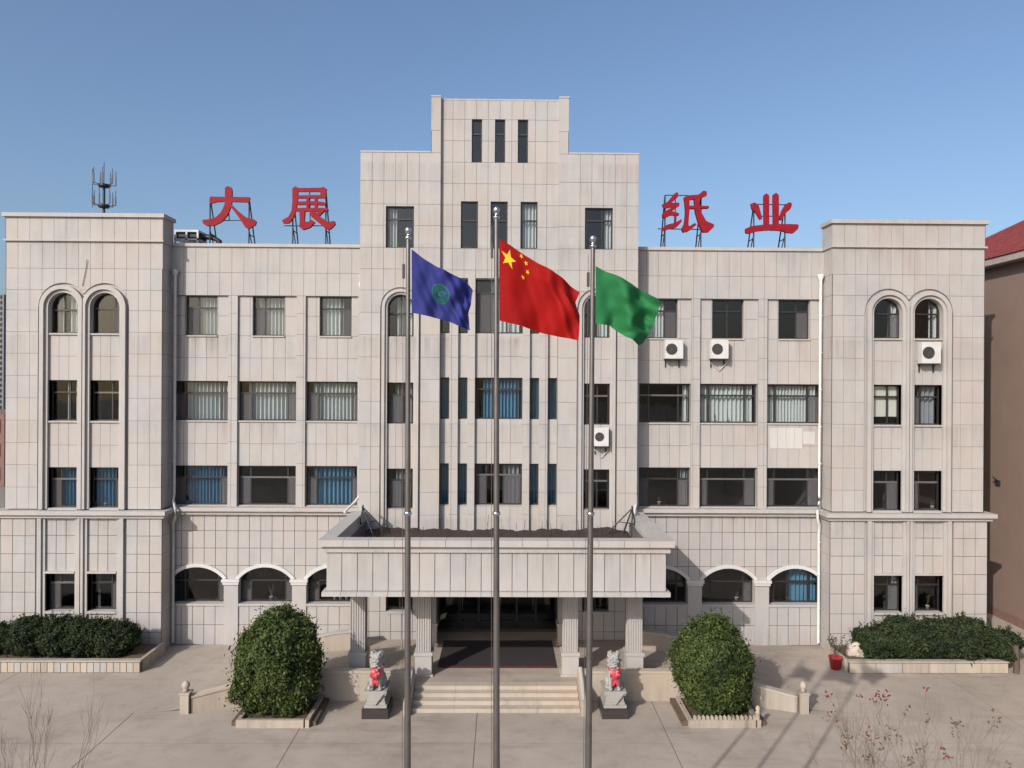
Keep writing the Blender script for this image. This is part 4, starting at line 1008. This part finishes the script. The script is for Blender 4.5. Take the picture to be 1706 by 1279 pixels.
def lion(x, y, label, side):
    t = thing('stone_lion', label, 'statue', (x, y, 0), 'guardian lions beside the steps')
    m_ = MB(); m_.box(-.42, .42, -.36, .62, 0, .30); m_.box(-.39, .39, -.33, .59, .30, .33); m_.build('plinth', M['plinth'], t)
    m_ = MB()
    for hw, z0, z1 in ((.36, .33, .42), (.31, .42, .50), (.28, .50, .72), (.33, .72, .78), (.355, .78, .86)): m_.box(-hw, hw, -hw+.04, hw+.22, z0, z1)
    m_.build('pedestal', M['lion'], t)
    m_ = MB()                                              # carved cloth hanging over the pedestal's front
    m_.face([(-.33, -.325, .862), (.33, -.325, .862), (0, -.345, .42)]); m_.face([(-.33, -.325, .862), (0, -.345, .42), (-.0, -.30, .43), (-.33, -.29, .862)]); m_.face([(.33, -.325, .862), (.33, -.29, .862), (0, -.30, .43), (0, -.345, .42)])
    m_.build('carved_cloth', M['lion'], t)
    z = .86; P_ = []
    def e(cx, cy, cz, rx, ry, rz, a=0, b=0): P_.append(((cx, cy, z+cz), (rx, ry, rz), (a, b)))
    e(0, .26, .22, .26, .30, .24); e(-.17, .18, .17, .12, .22, .17); e(.17, .18, .17, .12, .22, .17)      # haunches
    e(0, .08, .42, .21, .24, .34, -18); e(0, -.05, .50, .185, .17, .24)                                   # trunk, chest
    for s in (-1, 1):
        e(s*.13, -.12, .38, .075, .085, .26, -6); e(s*.135, -.16, .16, .06, .065, .18); e(s*.135, -.21, .045, .075, .11, .05)   # forelegs, paws
        e(s*.22, -.02, .05, .08, .16, .055)
        e(s*.17, -.02, 1.12, .045, .03, .06, 0, s*20); e(s*.075, -.24, 1.035, .03, .02, .022)              # ears, brow
        e(s*.07, -.285, .945, .055, .05, .045)                                                           # cheeks of the muzzle
    e(0, -.02, .80, .19, .19, .24); e(0, -.06, .99, .175, .19, .17); e(0, -.22, .945, .105, .11, .085); e(0, -.32, .975, .042, .03, .03); e(0, -.235, .865, .085, .09, .03)
    rl = random.Random(5)
    for i in range(62):                                    # curls of the mane
        th = rl.uniform(-2.6, 2.6); zz = rl.uniform(.62, 1.16); rr = .185*math.sqrt(max(.12, 1-((zz-.88)/.34)**2))+.02
        if abs(th) < .75 and .80 < zz < 1.10: continue
        e(rr*math.sin(th), -.03-rr*math.cos(th), zz, .045, .045, .045)
    e(.0, .50, .30, .07, .07, .22, 15); e(0, .50, .52, .09, .07, .1)                                      # tail
    remesh_blob('lion_body', P_, M['lion'], t, .013)
    m_ = MB()
    for s in (-1, 1): m_.lathe((s*.075, -.255, z+1.0), [(0, -.018), (.016, -.008), (.018, 0), (.016, .008), (0, .018)], 8)
    m_.build('eyes', M['plinth'], t)
    if side < 0: m_ = MB(); m_.lathe((-.2, -.26, z+.07), [(0, -.08), (.055, -.06), (.08, 0), (.055, .06), (0, .08)], 12); m_.build('carved_ball', M['lion'], t)
    # red silk rosette with tails, tied on the chest
    rb = thing('silk_rosette', 'red silk rosette on the chest of the lion %s of the steps' % ('left' if side < 0 else 'right'), 'ribbon', (x, y-.30, z+.56), 'red rosettes on the lions')
    m_ = MB(); rl = random.Random(3+side)
    for i in range(60):
        d = Vector((rl.gauss(0, 1), -abs(rl.gauss(0, 1)), rl.gauss(0, 1))).normalized()
        c = d*.15*rl.uniform(.7, 1.1); c.y *= .75; a = d.cross(Vector((rl.uniform(-1, 1), .3, rl.uniform(-1, 1)))).normalized(); b = d.cross(a)
        rows = [[c+a*(u*.065)+b*(v*.05)+d*(.04*(1-u*u)-.025*abs(v)) for u in (-1, -.5, 0, .5, 1)] for v in (-1, 0, 1)]
        m_.grid(rows, mi=0 if rl.random() < .6 else 1)
    m_.build('bow', [M['silk'], M['silkpink']], rb)
    for s in (-1, 1):
        m_ = MB(); m_.grid([[(s*.03+s*.04*k/5+dx, -.05-.012*math.sin(k*2+dx*30), -.08-.06*k) for dx in (-.04, -.015, .015, .04)] for k in range(6)]); m_.build('ribbon_tail', M['silk'], rb)
    m_ = MB(); m_.tube([(-.08, .06, .03), (-.20, .14, .10), (-.2, .34, .18), (0, .44, .2), (.2, .34, .18), (.20, .14, .10), (.08, .06, .03)], .018, 6); m_.build('neck_band', M['silk'], rb)
p = at(626, 1185, -6.5); lion(p.x, -6.3, 'carved stone guardian lion with red rosette left of the steps', -1)
p = at(1024, 1185, -6.5); lion(p.x, -6.3, 'carved stone guardian lion with red rosette right of the steps', 1)

# ---- vegetation
def foliage(name, c, rad, n, size, mats, parent, flat=0.0, lumps=9, seed=1, bottom=-.75, shell_=.72, rough=1.0):
    """leaf-sized faces spread through an uneven crown; c is local centre"""
    r = np.random.default_rng(seed)
    d = r.normal(size=(n, 3)); d /= np.linalg.norm(d, axis=1)[:, None]
    ld = r.normal(size=(lumps*4, 3)); ld /= np.linalg.norm(ld, axis=1)[:, None]
    lump = (np.clip(d@ld.T-.80, 0, 1)/.20).max(axis=1)
    ph = r.uniform(0, 6.28, 6)
    wav = rough*(.05*np.sin(5*d[:, 0]+ph[0]+2*d[:, 2])+.05*np.sin(6*d[:, 2]+ph[1]+3*d[:, 0])+.04*np.sin(9*d[:, 1]+4*d[:, 2]+ph[2])+.03*np.sin(14*d[:, 0]-9*d[:, 2]+ph[3]))
    rr = (shell_+(1-shell_)*r.random(n)**.6)*(0.84+.20*lump+wav)*(1+.09*np.abs(r.normal(size=n))*(r.random(n) < .12))
    sq = np.sign(d)*np.abs(d)**.93; p = sq*rr[:, None]*np.array(rad)
    gap_ = np.sin(7*d[:, 0]+ph[4])*np.sin(8*d[:, 2]+ph[5])*np.sin(6*d[:, 1]+ph[0]); rr_k = (gap_ > .33) & (r.random(n) < .8)
    p[rr_k] *= .83
    zz = p[:, 2]/rad[2]; w_ = 1+flat*(-zz); p[:, 0] *= w_; p[:, 1] *= w_; keep = p[:, 2] > bottom*rad[2]; p = p[keep]+np.array(c); d = d[keep]; lump = lump[keep]; n = len(p)
    nrm = d*1.0+r.normal(size=(n, 3))*.75; nrm /= np.linalg.norm(nrm, axis=1)[:, None]
    a = np.cross(nrm, r.normal(size=(n, 3))); a /= np.linalg.norm(a, axis=1)[:, None]; b = np.cross(nrm, a)
    s = size*r.uniform(.6, 1.3, n)[:, None]
    V = np.stack([p-a*s, p-b*s*.42+nrm*s*.12, p+a*s, p+b*s*.42+nrm*s*.12], 1).reshape(-1, 3)
    me = bpy.data.meshes.new(name); me.vertices.add(4*n); me.vertices.foreach_set('co', V.ravel().astype(np.float32))
    me.loops.add(4*n); me.loops.foreach_set('vertex_index', np.arange(4*n, dtype=np.int32)); me.polygons.add(n)
    me.polygons.foreach_set('loop_start', np.arange(0, 4*n, 4, dtype=np.int32)); me.polygons.foreach_set('loop_total', np.full(n, 4, dtype=np.int32))
    mi = np.clip((r.random(n)*1.7+lump*1.0).astype(np.int32), 0, 2)
    for m in mats: me.materials.append(m)
    me.polygons.foreach_set('material_index', mi); me.update(calc_edges=True); me.validate()
    return link(name, me, parent)
def bush(name, label, loc, rad, n, size, mats, seed, group=None, cat='bush', flat=0.0):
    t = thing(name, label, cat, loc, group)
    foliage('foliage', (0, 0, rad[2]*.92+.02), rad, n, size, mats, t, seed=seed, bottom=-.92, flat=flat, lumps=14, rough=1.0 if cat == 'bush' else 1.9)
    bm = bmesh.new(); bmesh.ops.create_icosphere(bm, subdivisions=3, radius=1)
    r = random.Random(seed)
    for v in bm.verts:
        k = .64+r.uniform(-.06, .04); ww = 1-flat*v.co.z*k; v.co = Vector((v.co.x*rad[0]*k*ww, v.co.y*rad[1]*k*ww, v.co.z*rad[2]*k+rad[2]*.9))
    me = bpy.data.meshes.new('inner_growth'); bm.to_mesh(me); bm.free(); me.materials.append(mats[0]); link('inner_growth', me, t)
    m_ = MB()
    for k in range(5):
        a = 2*math.pi*k/5+.3; m_.tube([(0.05*math.cos(a), .05*math.sin(a), 0), (rad[0]*.3*math.cos(a), rad[1]*.3*math.sin(a), rad[2]*.9)], [.04, .015], 6)
    m_.build('stem', M['bark'], t)
    rs = random.Random(seed*3+1); m_ = MB(); lf = MB()                    # stray shoots that break the outline
    for k in range(26 if cat == 'bush' else 34):
        an = rs.uniform(0, 6.28); el = rs.uniform(.15, 1.35); dd = Vector((math.cos(an)*math.cos(el), math.sin(an)*math.cos(el), math.sin(el)))
        b0 = Vector((dd.x*rad[0]*.8, dd.y*rad[1]*.8, dd.z*rad[2]*.8+rad[2]*.92)); L_ = rs.uniform(.2, .42); d2 = (dd+Vector((0, 0, .6))).normalized()
        m_.tube([b0, b0+d2*L_*.6, b0+d2*L_+Vector((rs.uniform(-.05, .05), 0, 0))], [.010, .007, .004], 4)
        for i in range(14):
            c0 = b0+d2*L_*rs.uniform(.4, 1.05)+Vector((rs.gauss(0, .03), rs.gauss(0, .03), rs.gauss(0, .03)))
            aa = Vector((rs.gauss(0, 1), rs.gauss(0, 1), rs.gauss(0, .7))).normalized()*size*.9; bb = aa.cross(Vector((rs.gauss(0, 1), rs.gauss(0, 1), 1))).normalized()*size*.4
            lf.face([c0-aa, c0-bb, c0+aa, c0+bb], rs.choice((1, 2)))
    m_.build('shoot', M['bark'], t); lf.build('shoot_leaves', mats, t)
    return t
bush('large_bush', 'tall rounded evergreen bush left of the entrance steps', (-6.98, -6.15, .05), (1.36, 1.2, 1.66), 60000, .062, LEAF, 21, 'big bushes beside the entrance', flat=.10)
bush('large_bush', 'tall rounded evergreen bush right of the entrance steps', (7.02, -6.15, .05), (1.19, 1.1, 1.56), 56000, .062, LEAF, 22, 'big bushes beside the entrance', flat=.06)
# planter beds around the big bushes with low white pickets
for sg, cx in ((-1, -6.85), (1, 7.1)):
    t = thing('planter_bed', 'low stone edged bed around the tall bush at the %s of the steps' % ('left' if sg < 0 else 'right'), 'planter', (cx, -6.4, 0), 'beds of the big bushes')
    m_ = MB(); m_.box(-1.3, 1.3, -.72, 1.0, 0, .14); m_.build('soil', M['soil'], t)
    m_ = MB(); m_.box(-1.0, .95, -.86, -.74, 0, .24); m_.build('front_kerb', M['kerb'], t)
    for s in (-1, 1):
        m_ = MB(); m_.ext([(1.0*s, 0), (1.12*s, 0), (1.12*s, .24), (1.0*s, .24)], -.86, .9); m_.build('side_kerb', M['kerb'], t)
    if sg > 0:
        for i in range(15):
            x = -.93+1.86*i/14; m_ = MB(); m_.box(x-.045, x+.045, -.84, -.77, .241, .33); m_.ext([(x-.045, .331), (x+.045, .331), (x, .38)], -.84, -.77); m_.build('picket', M['kerb'], t)
        m_ = MB(); m_.lathe((1.03, -.8, .24), [(.07, 0), (.07, .2), (.09, .22), (.05, .26), (.08, .34), (.05, .41), (0, .43)], 10); m_.build('corner_knob', M['kerb'], t)
# hedge beds at both ends
for sg in (-1, 1):
    x0, x1 = (-24.0, -13.0) if sg < 0 else (13.0, 18.9)
    yf = -2.95; t = thing('hedge_bed', 'raised stone edged flower bed in front of the %s wing' % ('left' if sg < 0 else 'right'), 'planter', ((x0+x1)/2, yf, 0), 'raised beds in front of the wings')
    L_ = x1-x0; m_ = MB(); m_.box(-L_/2+.1, L_/2-.1, .12, 1.95, 0, .36); m_.build('soil', M['soil'], t)
    m_ = MB(); m_.box(-L_/2, L_/2, .025, .14, 0, .40); m_.build('bed_wall', M['grout'], t)
    k = int(L_/(.235 if sg < 0 else .95))
    for i in range(k):
        a = -L_/2+L_*i/k; m_ = MB(); m_.box(a+.012, a+L_/k-.012, 0, .03, .02, .37); m_.build('tile', random.choice((M['kerb'], M['step'], STONES[4])), t)
    m_ = MB(); m_.box(-L_/2-.03, L_/2+.03, -.03, .2, .402, .46); m_.build('coping', M['kerb'], t)
    m_ = MB(); ex = L_/2 if sg < 0 else -L_/2
    m_.box(ex-.09, ex+.03, .2, 1.95, 0, .455); m_.build('end_wall', M['kerb'], t)
for k, (px, wpx, ty, s_) in enumerate(((-22, 70, 1040, 31), (45, 66, 1033, 32), (97, 60, 1029, 33), (146, 60, 1031, 34), (194, 60, 1036, 35))):
    a = at(px, 1090, -2.0); top = at(px, ty, -2.0).z
    bush('clipped_shrub', 'round dark green shrub by the left wing, %s' % ('cut off by the photo edge', 'second from the photo edge', 'middle one of five', 'fourth from the photo edge', 'at the right end of the row')[k], (a.x, -2.0, .36), (wpx/43/2*1.1, .78, (top-.36)/1.95), 15000, .052, LEAFB, s_, 'shrubs in front of the left wing', 'shrub')
for k, (px, wpx, ty, s_) in enumerate(((1462, 60, 1046, 41), (1508, 70, 1030, 42), (1558, 74, 1036, 43), (1610, 72, 1030, 44), (1654, 70, 1048, 45))):
    a = at(px, 1090, -2.1); top = at(px, ty, -2.1).z
    bush('clipped_shrub', 'loose dark green shrub by the right wing, %s' % ('leftmost, beside the red pots', 'under its left window', 'between its two windows', 'right of its windows', 'at the right end of the bed')[k], (a.x, -2.1, .36), (wpx/43/2*1.12, .82, (top-.36)/1.95), 17000, .06, LEAFB, s_, 'shrubs in front of the right wing', 'shrub')

def grow(mb, p, d, L, r, depth, rnd, leaves, spread=.5, up=.25):
    q = p+d*L; m = p+d*L*.5+Vector((rnd.uniform(-1, 1), rnd.uniform(-1, 1), 0))*L*.06
    mb.tube([p, m, q], [r, r*.85, r*.68], 5, cap=False)
    if depth == 0: leaves.append((q, d)); return
    for k in range(rnd.choice((2, 2, 3))):
        nd = (d+Vector((rnd.uniform(-1, 1), rnd.uniform(-1, 1), rnd.uniform(-.3, .6)))*spread+Vector((0, 0, up))).normalized()
        grow(mb, q, nd, L*rnd.uniform(.6, .9), r*.62, depth-1, rnd, leaves, spread, up)
def bare_tree(name, label, loc, H_, seed, leafmat=None, frac=.0, depth=5, group=None, cat='tree', spread=.5, lsize=.05):
    t = thing(name, label, cat, loc, group); rnd = random.Random(seed)
    tr = MB(); hb = H_*.45; tr.tube([(0, 0, 0), (rnd.uniform(-.05, .05), .03, hb*.5), (rnd.uniform(-.08, .08), 0, hb)], [.055*H_/6, .045*H_/6, .035*H_/6], 8); tr.build('trunk', M['bark'], t)
    mb = MB(); lv = []
    for k in range(4):
        a = 2*math.pi*k/4+rnd.random(); d = Vector((math.cos(a)*.45, math.sin(a)*.45, 1)).normalized()
        grow(mb, Vector((0, 0, hb*(.85+.05*k))), d, H_*.16, 0.0125*H_/6, depth, rnd, lv, spread)
    # keep the tree's overall height
    zmax = max(v[2] for v in mb.v); sc = H_/zmax
    mb.v = [(x, y, hb*.85+(z-hb*.85)*(H_-hb*.85)/(zmax-hb*.85)) for x, y, z in mb.v]
    mb.build('branches', M['twig'], t)
    if leafmat and frac:
        m_ = MB()
        for q, d in lv:
            if rnd.random() > frac: continue
            q = Vector((q.x, q.y, hb*.85+(q.z-hb*.85)*(H_-hb*.85)/(zmax-hb*.85)))
            for i in range(rnd.randint(4, 9)):
                c = q+Vector((rnd.gauss(0, 1), rnd.gauss(0, 1), rnd.gauss(-.3, 1)))*lsize*1.2
                a = Vector((rnd.gauss(0, 1), rnd.gauss(0, 1), rnd.gauss(0, 1))).normalized()*lsize; b = a.cross(Vector((rnd.gauss(0, 1), rnd.gauss(0, 1), 1))).normalized()*lsize*.4
                m_.face([c-a, c-b, c+a, c+b], 0)
        m_.build('leaves', leafmat, t)
    return t
for k, (px, py, Y, sd_, lm, fr2) in enumerate(((62, 1118, -17.0, 3, None, 0), (12, 1150, -17.5, 4, None, 0))):
    a = at(px, py, Y); bare_tree('bare_sapling', ('leafless sapling with upright twigs at the bottom left corner', 'leafless sapling cut off by the left edge of the photo')[k], (a.x, Y, 0), a.z, sd_, depth=4, group='bare saplings near the camera', spread=.36)
for k, (px, py, Y, sd_, lm, fr2, lab) in enumerate(((1490, 1135, -17.0, 8, REDLEAF, .18, 'thin bare sapling with a few red leaves at the bottom right'), (1590, 1160, -17.0, 9, DRYLEAF, .22, 'thin bare sapling with dry brown leaves, rightmost'), (1425, 1160, -16.6, 10, DRYLEAF, .2, 'thin bare sapling left of the one with red leaves'))):
    a = at(px, py, Y); bare_tree('bare_sapling', lab, (a.x, Y, 0), a.z, sd_, lm, fr2*.6, depth=4, group='bare saplings near the camera', spread=.5, lsize=.04)

# potted plants, boulder
def potted(px, py, Y, r, h, plant_h, potm, label, seed, z=0.0, leafy=.5, name='potted_plant', lm=None):
    a = at(px, py, Y); t = thing(name, label, 'plant', (a.x, Y, z))
    m_ = MB(); m_.lathe((0, 0, 0), [(0, 0), (r*.72, 0), (r, h*.92), (r*1.08, h*.93), (r*1.08, h), (r*.9, h), (r*.88, h*.9), (0, h*.9)], 16); m_.build('pot', potm, t)
    rnd = random.Random(seed); mb = MB(); lf = MB()
    for k in range(7 if plant_h > .5 else 4):
        an = rnd.uniform(0, 6.28); tip = Vector((math.cos(an)*plant_h*.28, math.sin(an)*plant_h*.28, h+plant_h*rnd.uniform(.6, 1)))
        mb.tube([(0, 0, h*.9), (tip.x*.4, tip.y*.4, (h+tip.z)/2), tip], [.012, .008, .005], 4)
        for i in range(int(26*leafy)):
            c = tip.lerp(Vector((0, 0, h)), rnd.random()**1.6*.6)+Vector((rnd.gauss(0, .05), rnd.gauss(0, .05), rnd.gauss(0, .05)))*plant_h
            aa = Vector((rnd.gauss(0, 1), rnd.gauss(0, 1), rnd.gauss(0, .6))).normalized()*plant_h*.055; b = aa.cross(Vector((rnd.gauss(0, 1), rnd.gauss(0, 1), 1))).normalized()*plant_h*.025
            lf.face([c-aa, c-b, c+aa, c+b])
    mb.build('stems', M['bark'], t); lf.build('leaves', lm or LEAFB[2], t); return t
potted(1392, 1098, -2.5, .24, .46, .95, M['pot'], 'red pot with a sparse leggy plant at the foot of the right wing', 5)
potted(1406, 1096, -2.2, .2, .34, .55, M['pot'], 'smaller red pot with drooping stems beside the boulder', 6, lm=DRYLEAF, leafy=.3)
bm = bmesh.new(); bmesh.ops.create_icosphere(bm, subdivisions=4, radius=1); rnd = random.Random(4)
from mathutils import noise as mn
for v in bm.verts:
    k = 1+.22*mn.noise(v.co*1.7)+.06*mn.noise(v.co*6); v.co = Vector((v.co.x*.42*k, v.co.y*.28*k, max(v.co.z, -.3)*.36*k+.1))
me = bpy.data.meshes.new('boulder'); bm.to_mesh(me); bm.free(); me.materials.append(M['boulder'])
tag(link('boulder', me, None, loc=(at(1427, 1085, -2.0).x, -2.05, .38)), 'pale rounded boulder between the red pots and the right hedge', 'rock')
m_ = MB(); a = at(1693, 1110, -2.9); m_.tube([(0, 0, 0), (.02, 0, .5), (-.01, 0, 1.02)], [.11, .1, .09], 8); m_.tube([(0, 0, .8), (-.15, 0, 1.0), (-.3, -.05, 1.12)], .03, 5)
tag(m_.build('tree_stump', M['bark'], loc=(a.x, -2.9, 0)), 'dark brown cut stump at the right end of the right flower bed', 'stump')
# pots on window sills
sills = [(1192, 702, .52, 9.06, 'leafy plant on the sill of the middle window right of the tower'), (1214, 703, .52, 9.06, 'small plant right of the leafy one on the same sill'),
         (1227, 1006, .55, 1.67, 'white potted plant inside the middle arched window on the right'), (1312, 1005, .55, 1.67, 'small plant beside the blue curtain of the arched window'),
         (419, 1004, .55, 1.67, 'small white pot at the left of the second arched window'), (452, 1004, .55, 1.67, 'tall plant in the middle of the second arched window'),
         (558, 1004, .55, 1.67, 'leftmost white pot in the arched window beside the canopy'), (568, 1004, .55, 1.67, 'middle white pot in the arched window beside the canopy'), (578, 1004, .55, 1.67, 'rightmost white pot in the arched window beside the canopy'),
         (158, 846, -.3, 5.63, 'flowering pot at the left of the blue curtained wing window'), (176, 846, -.3, 5.63, 'leafy pot in front of the blue curtain of the left wing'),
         (1553, 850, -.3, 5.63, 'white flowering pot in the second floor window of the right wing'), (1545, 1018, -.38, 1.62, 'bushy plant behind the right ground floor window of the right wing'),
         (1098, 843, .52, 5.63, 'small pot in the dark window next to the tower on the right')]
for k, (px, py, Y, z, lab) in enumerate(sills):
    potted(px, py, Y, .075, .13, .24 if k not in (5, 12) else .45, M['whitepot'], lab, 60+k, z=z, leafy=.7)

# ---- neighbouring brown building with a hipped red roof
N = thing('neighbouring_building', 'brown rendered building with a red hipped roof at the right edge', 'building')
nx, ny0, ny1, ez = 22.75, -13.0, 10.9, 16.35
m_ = MB(); m_.box(nx, nx+16, ny0, ny1, .5, ez-.25); m_.build('wall', M['brown'], N)
m_ = MB(); m_.box(nx-.08, nx+16, ny0-.08, ny1+.08, 0, .5); m_.build('plinth', M['farbrick'], N)
m_ = MB(); m_.box(nx-.55, nx+16.5, ny0-.5, ny1+.5, ez-.25, ez+.05); m_.build('eave', M['gutter'], N)
e0, e1, f0, f1 = nx-.62, nx+16.6, ny0-.6, ny1+.6; hz = ez+.06; rx = (e0+e1)/2; rh = (rx-e0)*.58
ra, rb_ = (rx, f0+(rx-e0), hz+rh), (rx, f1-(rx-e0), hz+rh)
m_ = MB(); m_.face([(e0, f1, hz), (e0, f0, hz), ra, rb_]); m_.face([(e1, f0, hz), (e1, f1, hz), rb_, ra]); m_.face([(e0, f0, hz), (e1, f0, hz), ra]); m_.face([(e1, f1, hz), (e0, f1, hz), rb_]); m_.build('roof', M['redroof'], N)
m_ = MB(); m_.tube([(e0, f1, hz), rb_, ra, (e0, f0, hz)], .09, 6); m_.build('ridge_tile', M['redroof'], N)
m_ = MB()
for i in range(60):
    y = f1-.4*i-.3; t_ = min(1, (f1-y)/(rx-e0)); m_.tube([(e0, y, hz+.01), (e0+(rx-e0)*t_, y, hz+.01+rh*t_)], .025, 4, cap=False)
m_.build('tile_rolls', M['redroof'], N, kind='stuff')
m_ = MB(); m_.box(nx-.06, nx, 3.2, 3.5, 6.1, 6.35); m_.tube([(nx-.02, 3.3, 6.3), (nx-.3, 3.3, 6.5)], .03, 5); m_.build('wall_lamp', M['steel'], N)
m_ = MB(); m_.box(22.0, 22.66, -13, 11, -.002, .14); m_.build('pavement', M['kerb'], kind='structure')

# ---- far things seen past the left wing
def tower_block(name, label, x0, x1, Y, h, mat, wy, rows_, cols_):
    t = thing(name, label, 'building', ((x0+x1)/2, Y, 0)); w_ = x1-x0
    m_ = MB(); m_.box(-w_/2, w_/2, 0, 14, 0, h); m_.build('wall', mat, t)
    cm = MB(); cw = w_/cols_; ch = h/rows_; cm.box(-cw*.32, cw*.32, -.12, .02, 0, ch*.55); me = cm.mesh('window', M['farwin'])
    for i in range(rows_):
        for j in range(cols_):
            if j < cols_-4: continue
            link('window', me, t, loc=(-w_/2+cw*(j+.5), 0, ch*(i+.25)))
xr = at(6, 600, 110).x
tower_block('tower_block', 'distant grey high rise at the left edge behind the left wing', xr-34, xr, 110, at(5, 490, 110).z, M['farwall'], 0, 26, 16)
xr = at(7, 760, 45).x
tower_block('brick_building', 'distant low brick building at the left edge below the high rise', xr-20, xr, 45, at(3, 690, 45).z, M['farbrick'], 0, 3, 8)
mx = at(173, 350, 45)
t = thing('telecom_mast', 'slim telecom mast with two rings of antennas behind the left wing', 'mast', (mx.x, 45, 0))
zt_ = at(173, 270, 45).z; za_, zb_ = at(173, 312, 45).z, at(173, 346, 45).z
m_ = MB(); m_.tube([(0, 0, 0), (0, 0, za_+.3)], [.2, .13], 10); m_.tube([(0, 0, za_), (0, 0, zt_)], .035, 6); m_.build('mast_pole', M['steel'], t)
for z in (za_, zb_):
    m_ = MB(); m_.lathe((0, 0, z), [(.1, 0), (.5, .02), (.55, .3), (.1, .32)], 12); m_.build('platform', M['steel'], t)
    for k in range(7):
        a = 2*math.pi*k/7+z; c = Vector((1.05*math.cos(a), 1.05*math.sin(a), z+.3))
        m_ = MB(); m_.box(c.x-.05, c.x+.05, c.y-.05, c.y+.05, c.z, c.z+.95); m_.tube([(0, 0, z+.2), c], .035, 5); m_.tube([c, c+Vector((0, 0, 1.5))], .03, 5); m_.build('antenna', M['steel'], t)
m_ = MB(); m_.tube([(-1.15, 0, zb_), (-1.15, 0, zb_+2.3)], .03, 5); m_.tube([(-1.15, 0, za_-.2), (-1.15, 0, za_+1.9)], .03, 5); m_.build('whip_antenna', M['steel'], t)
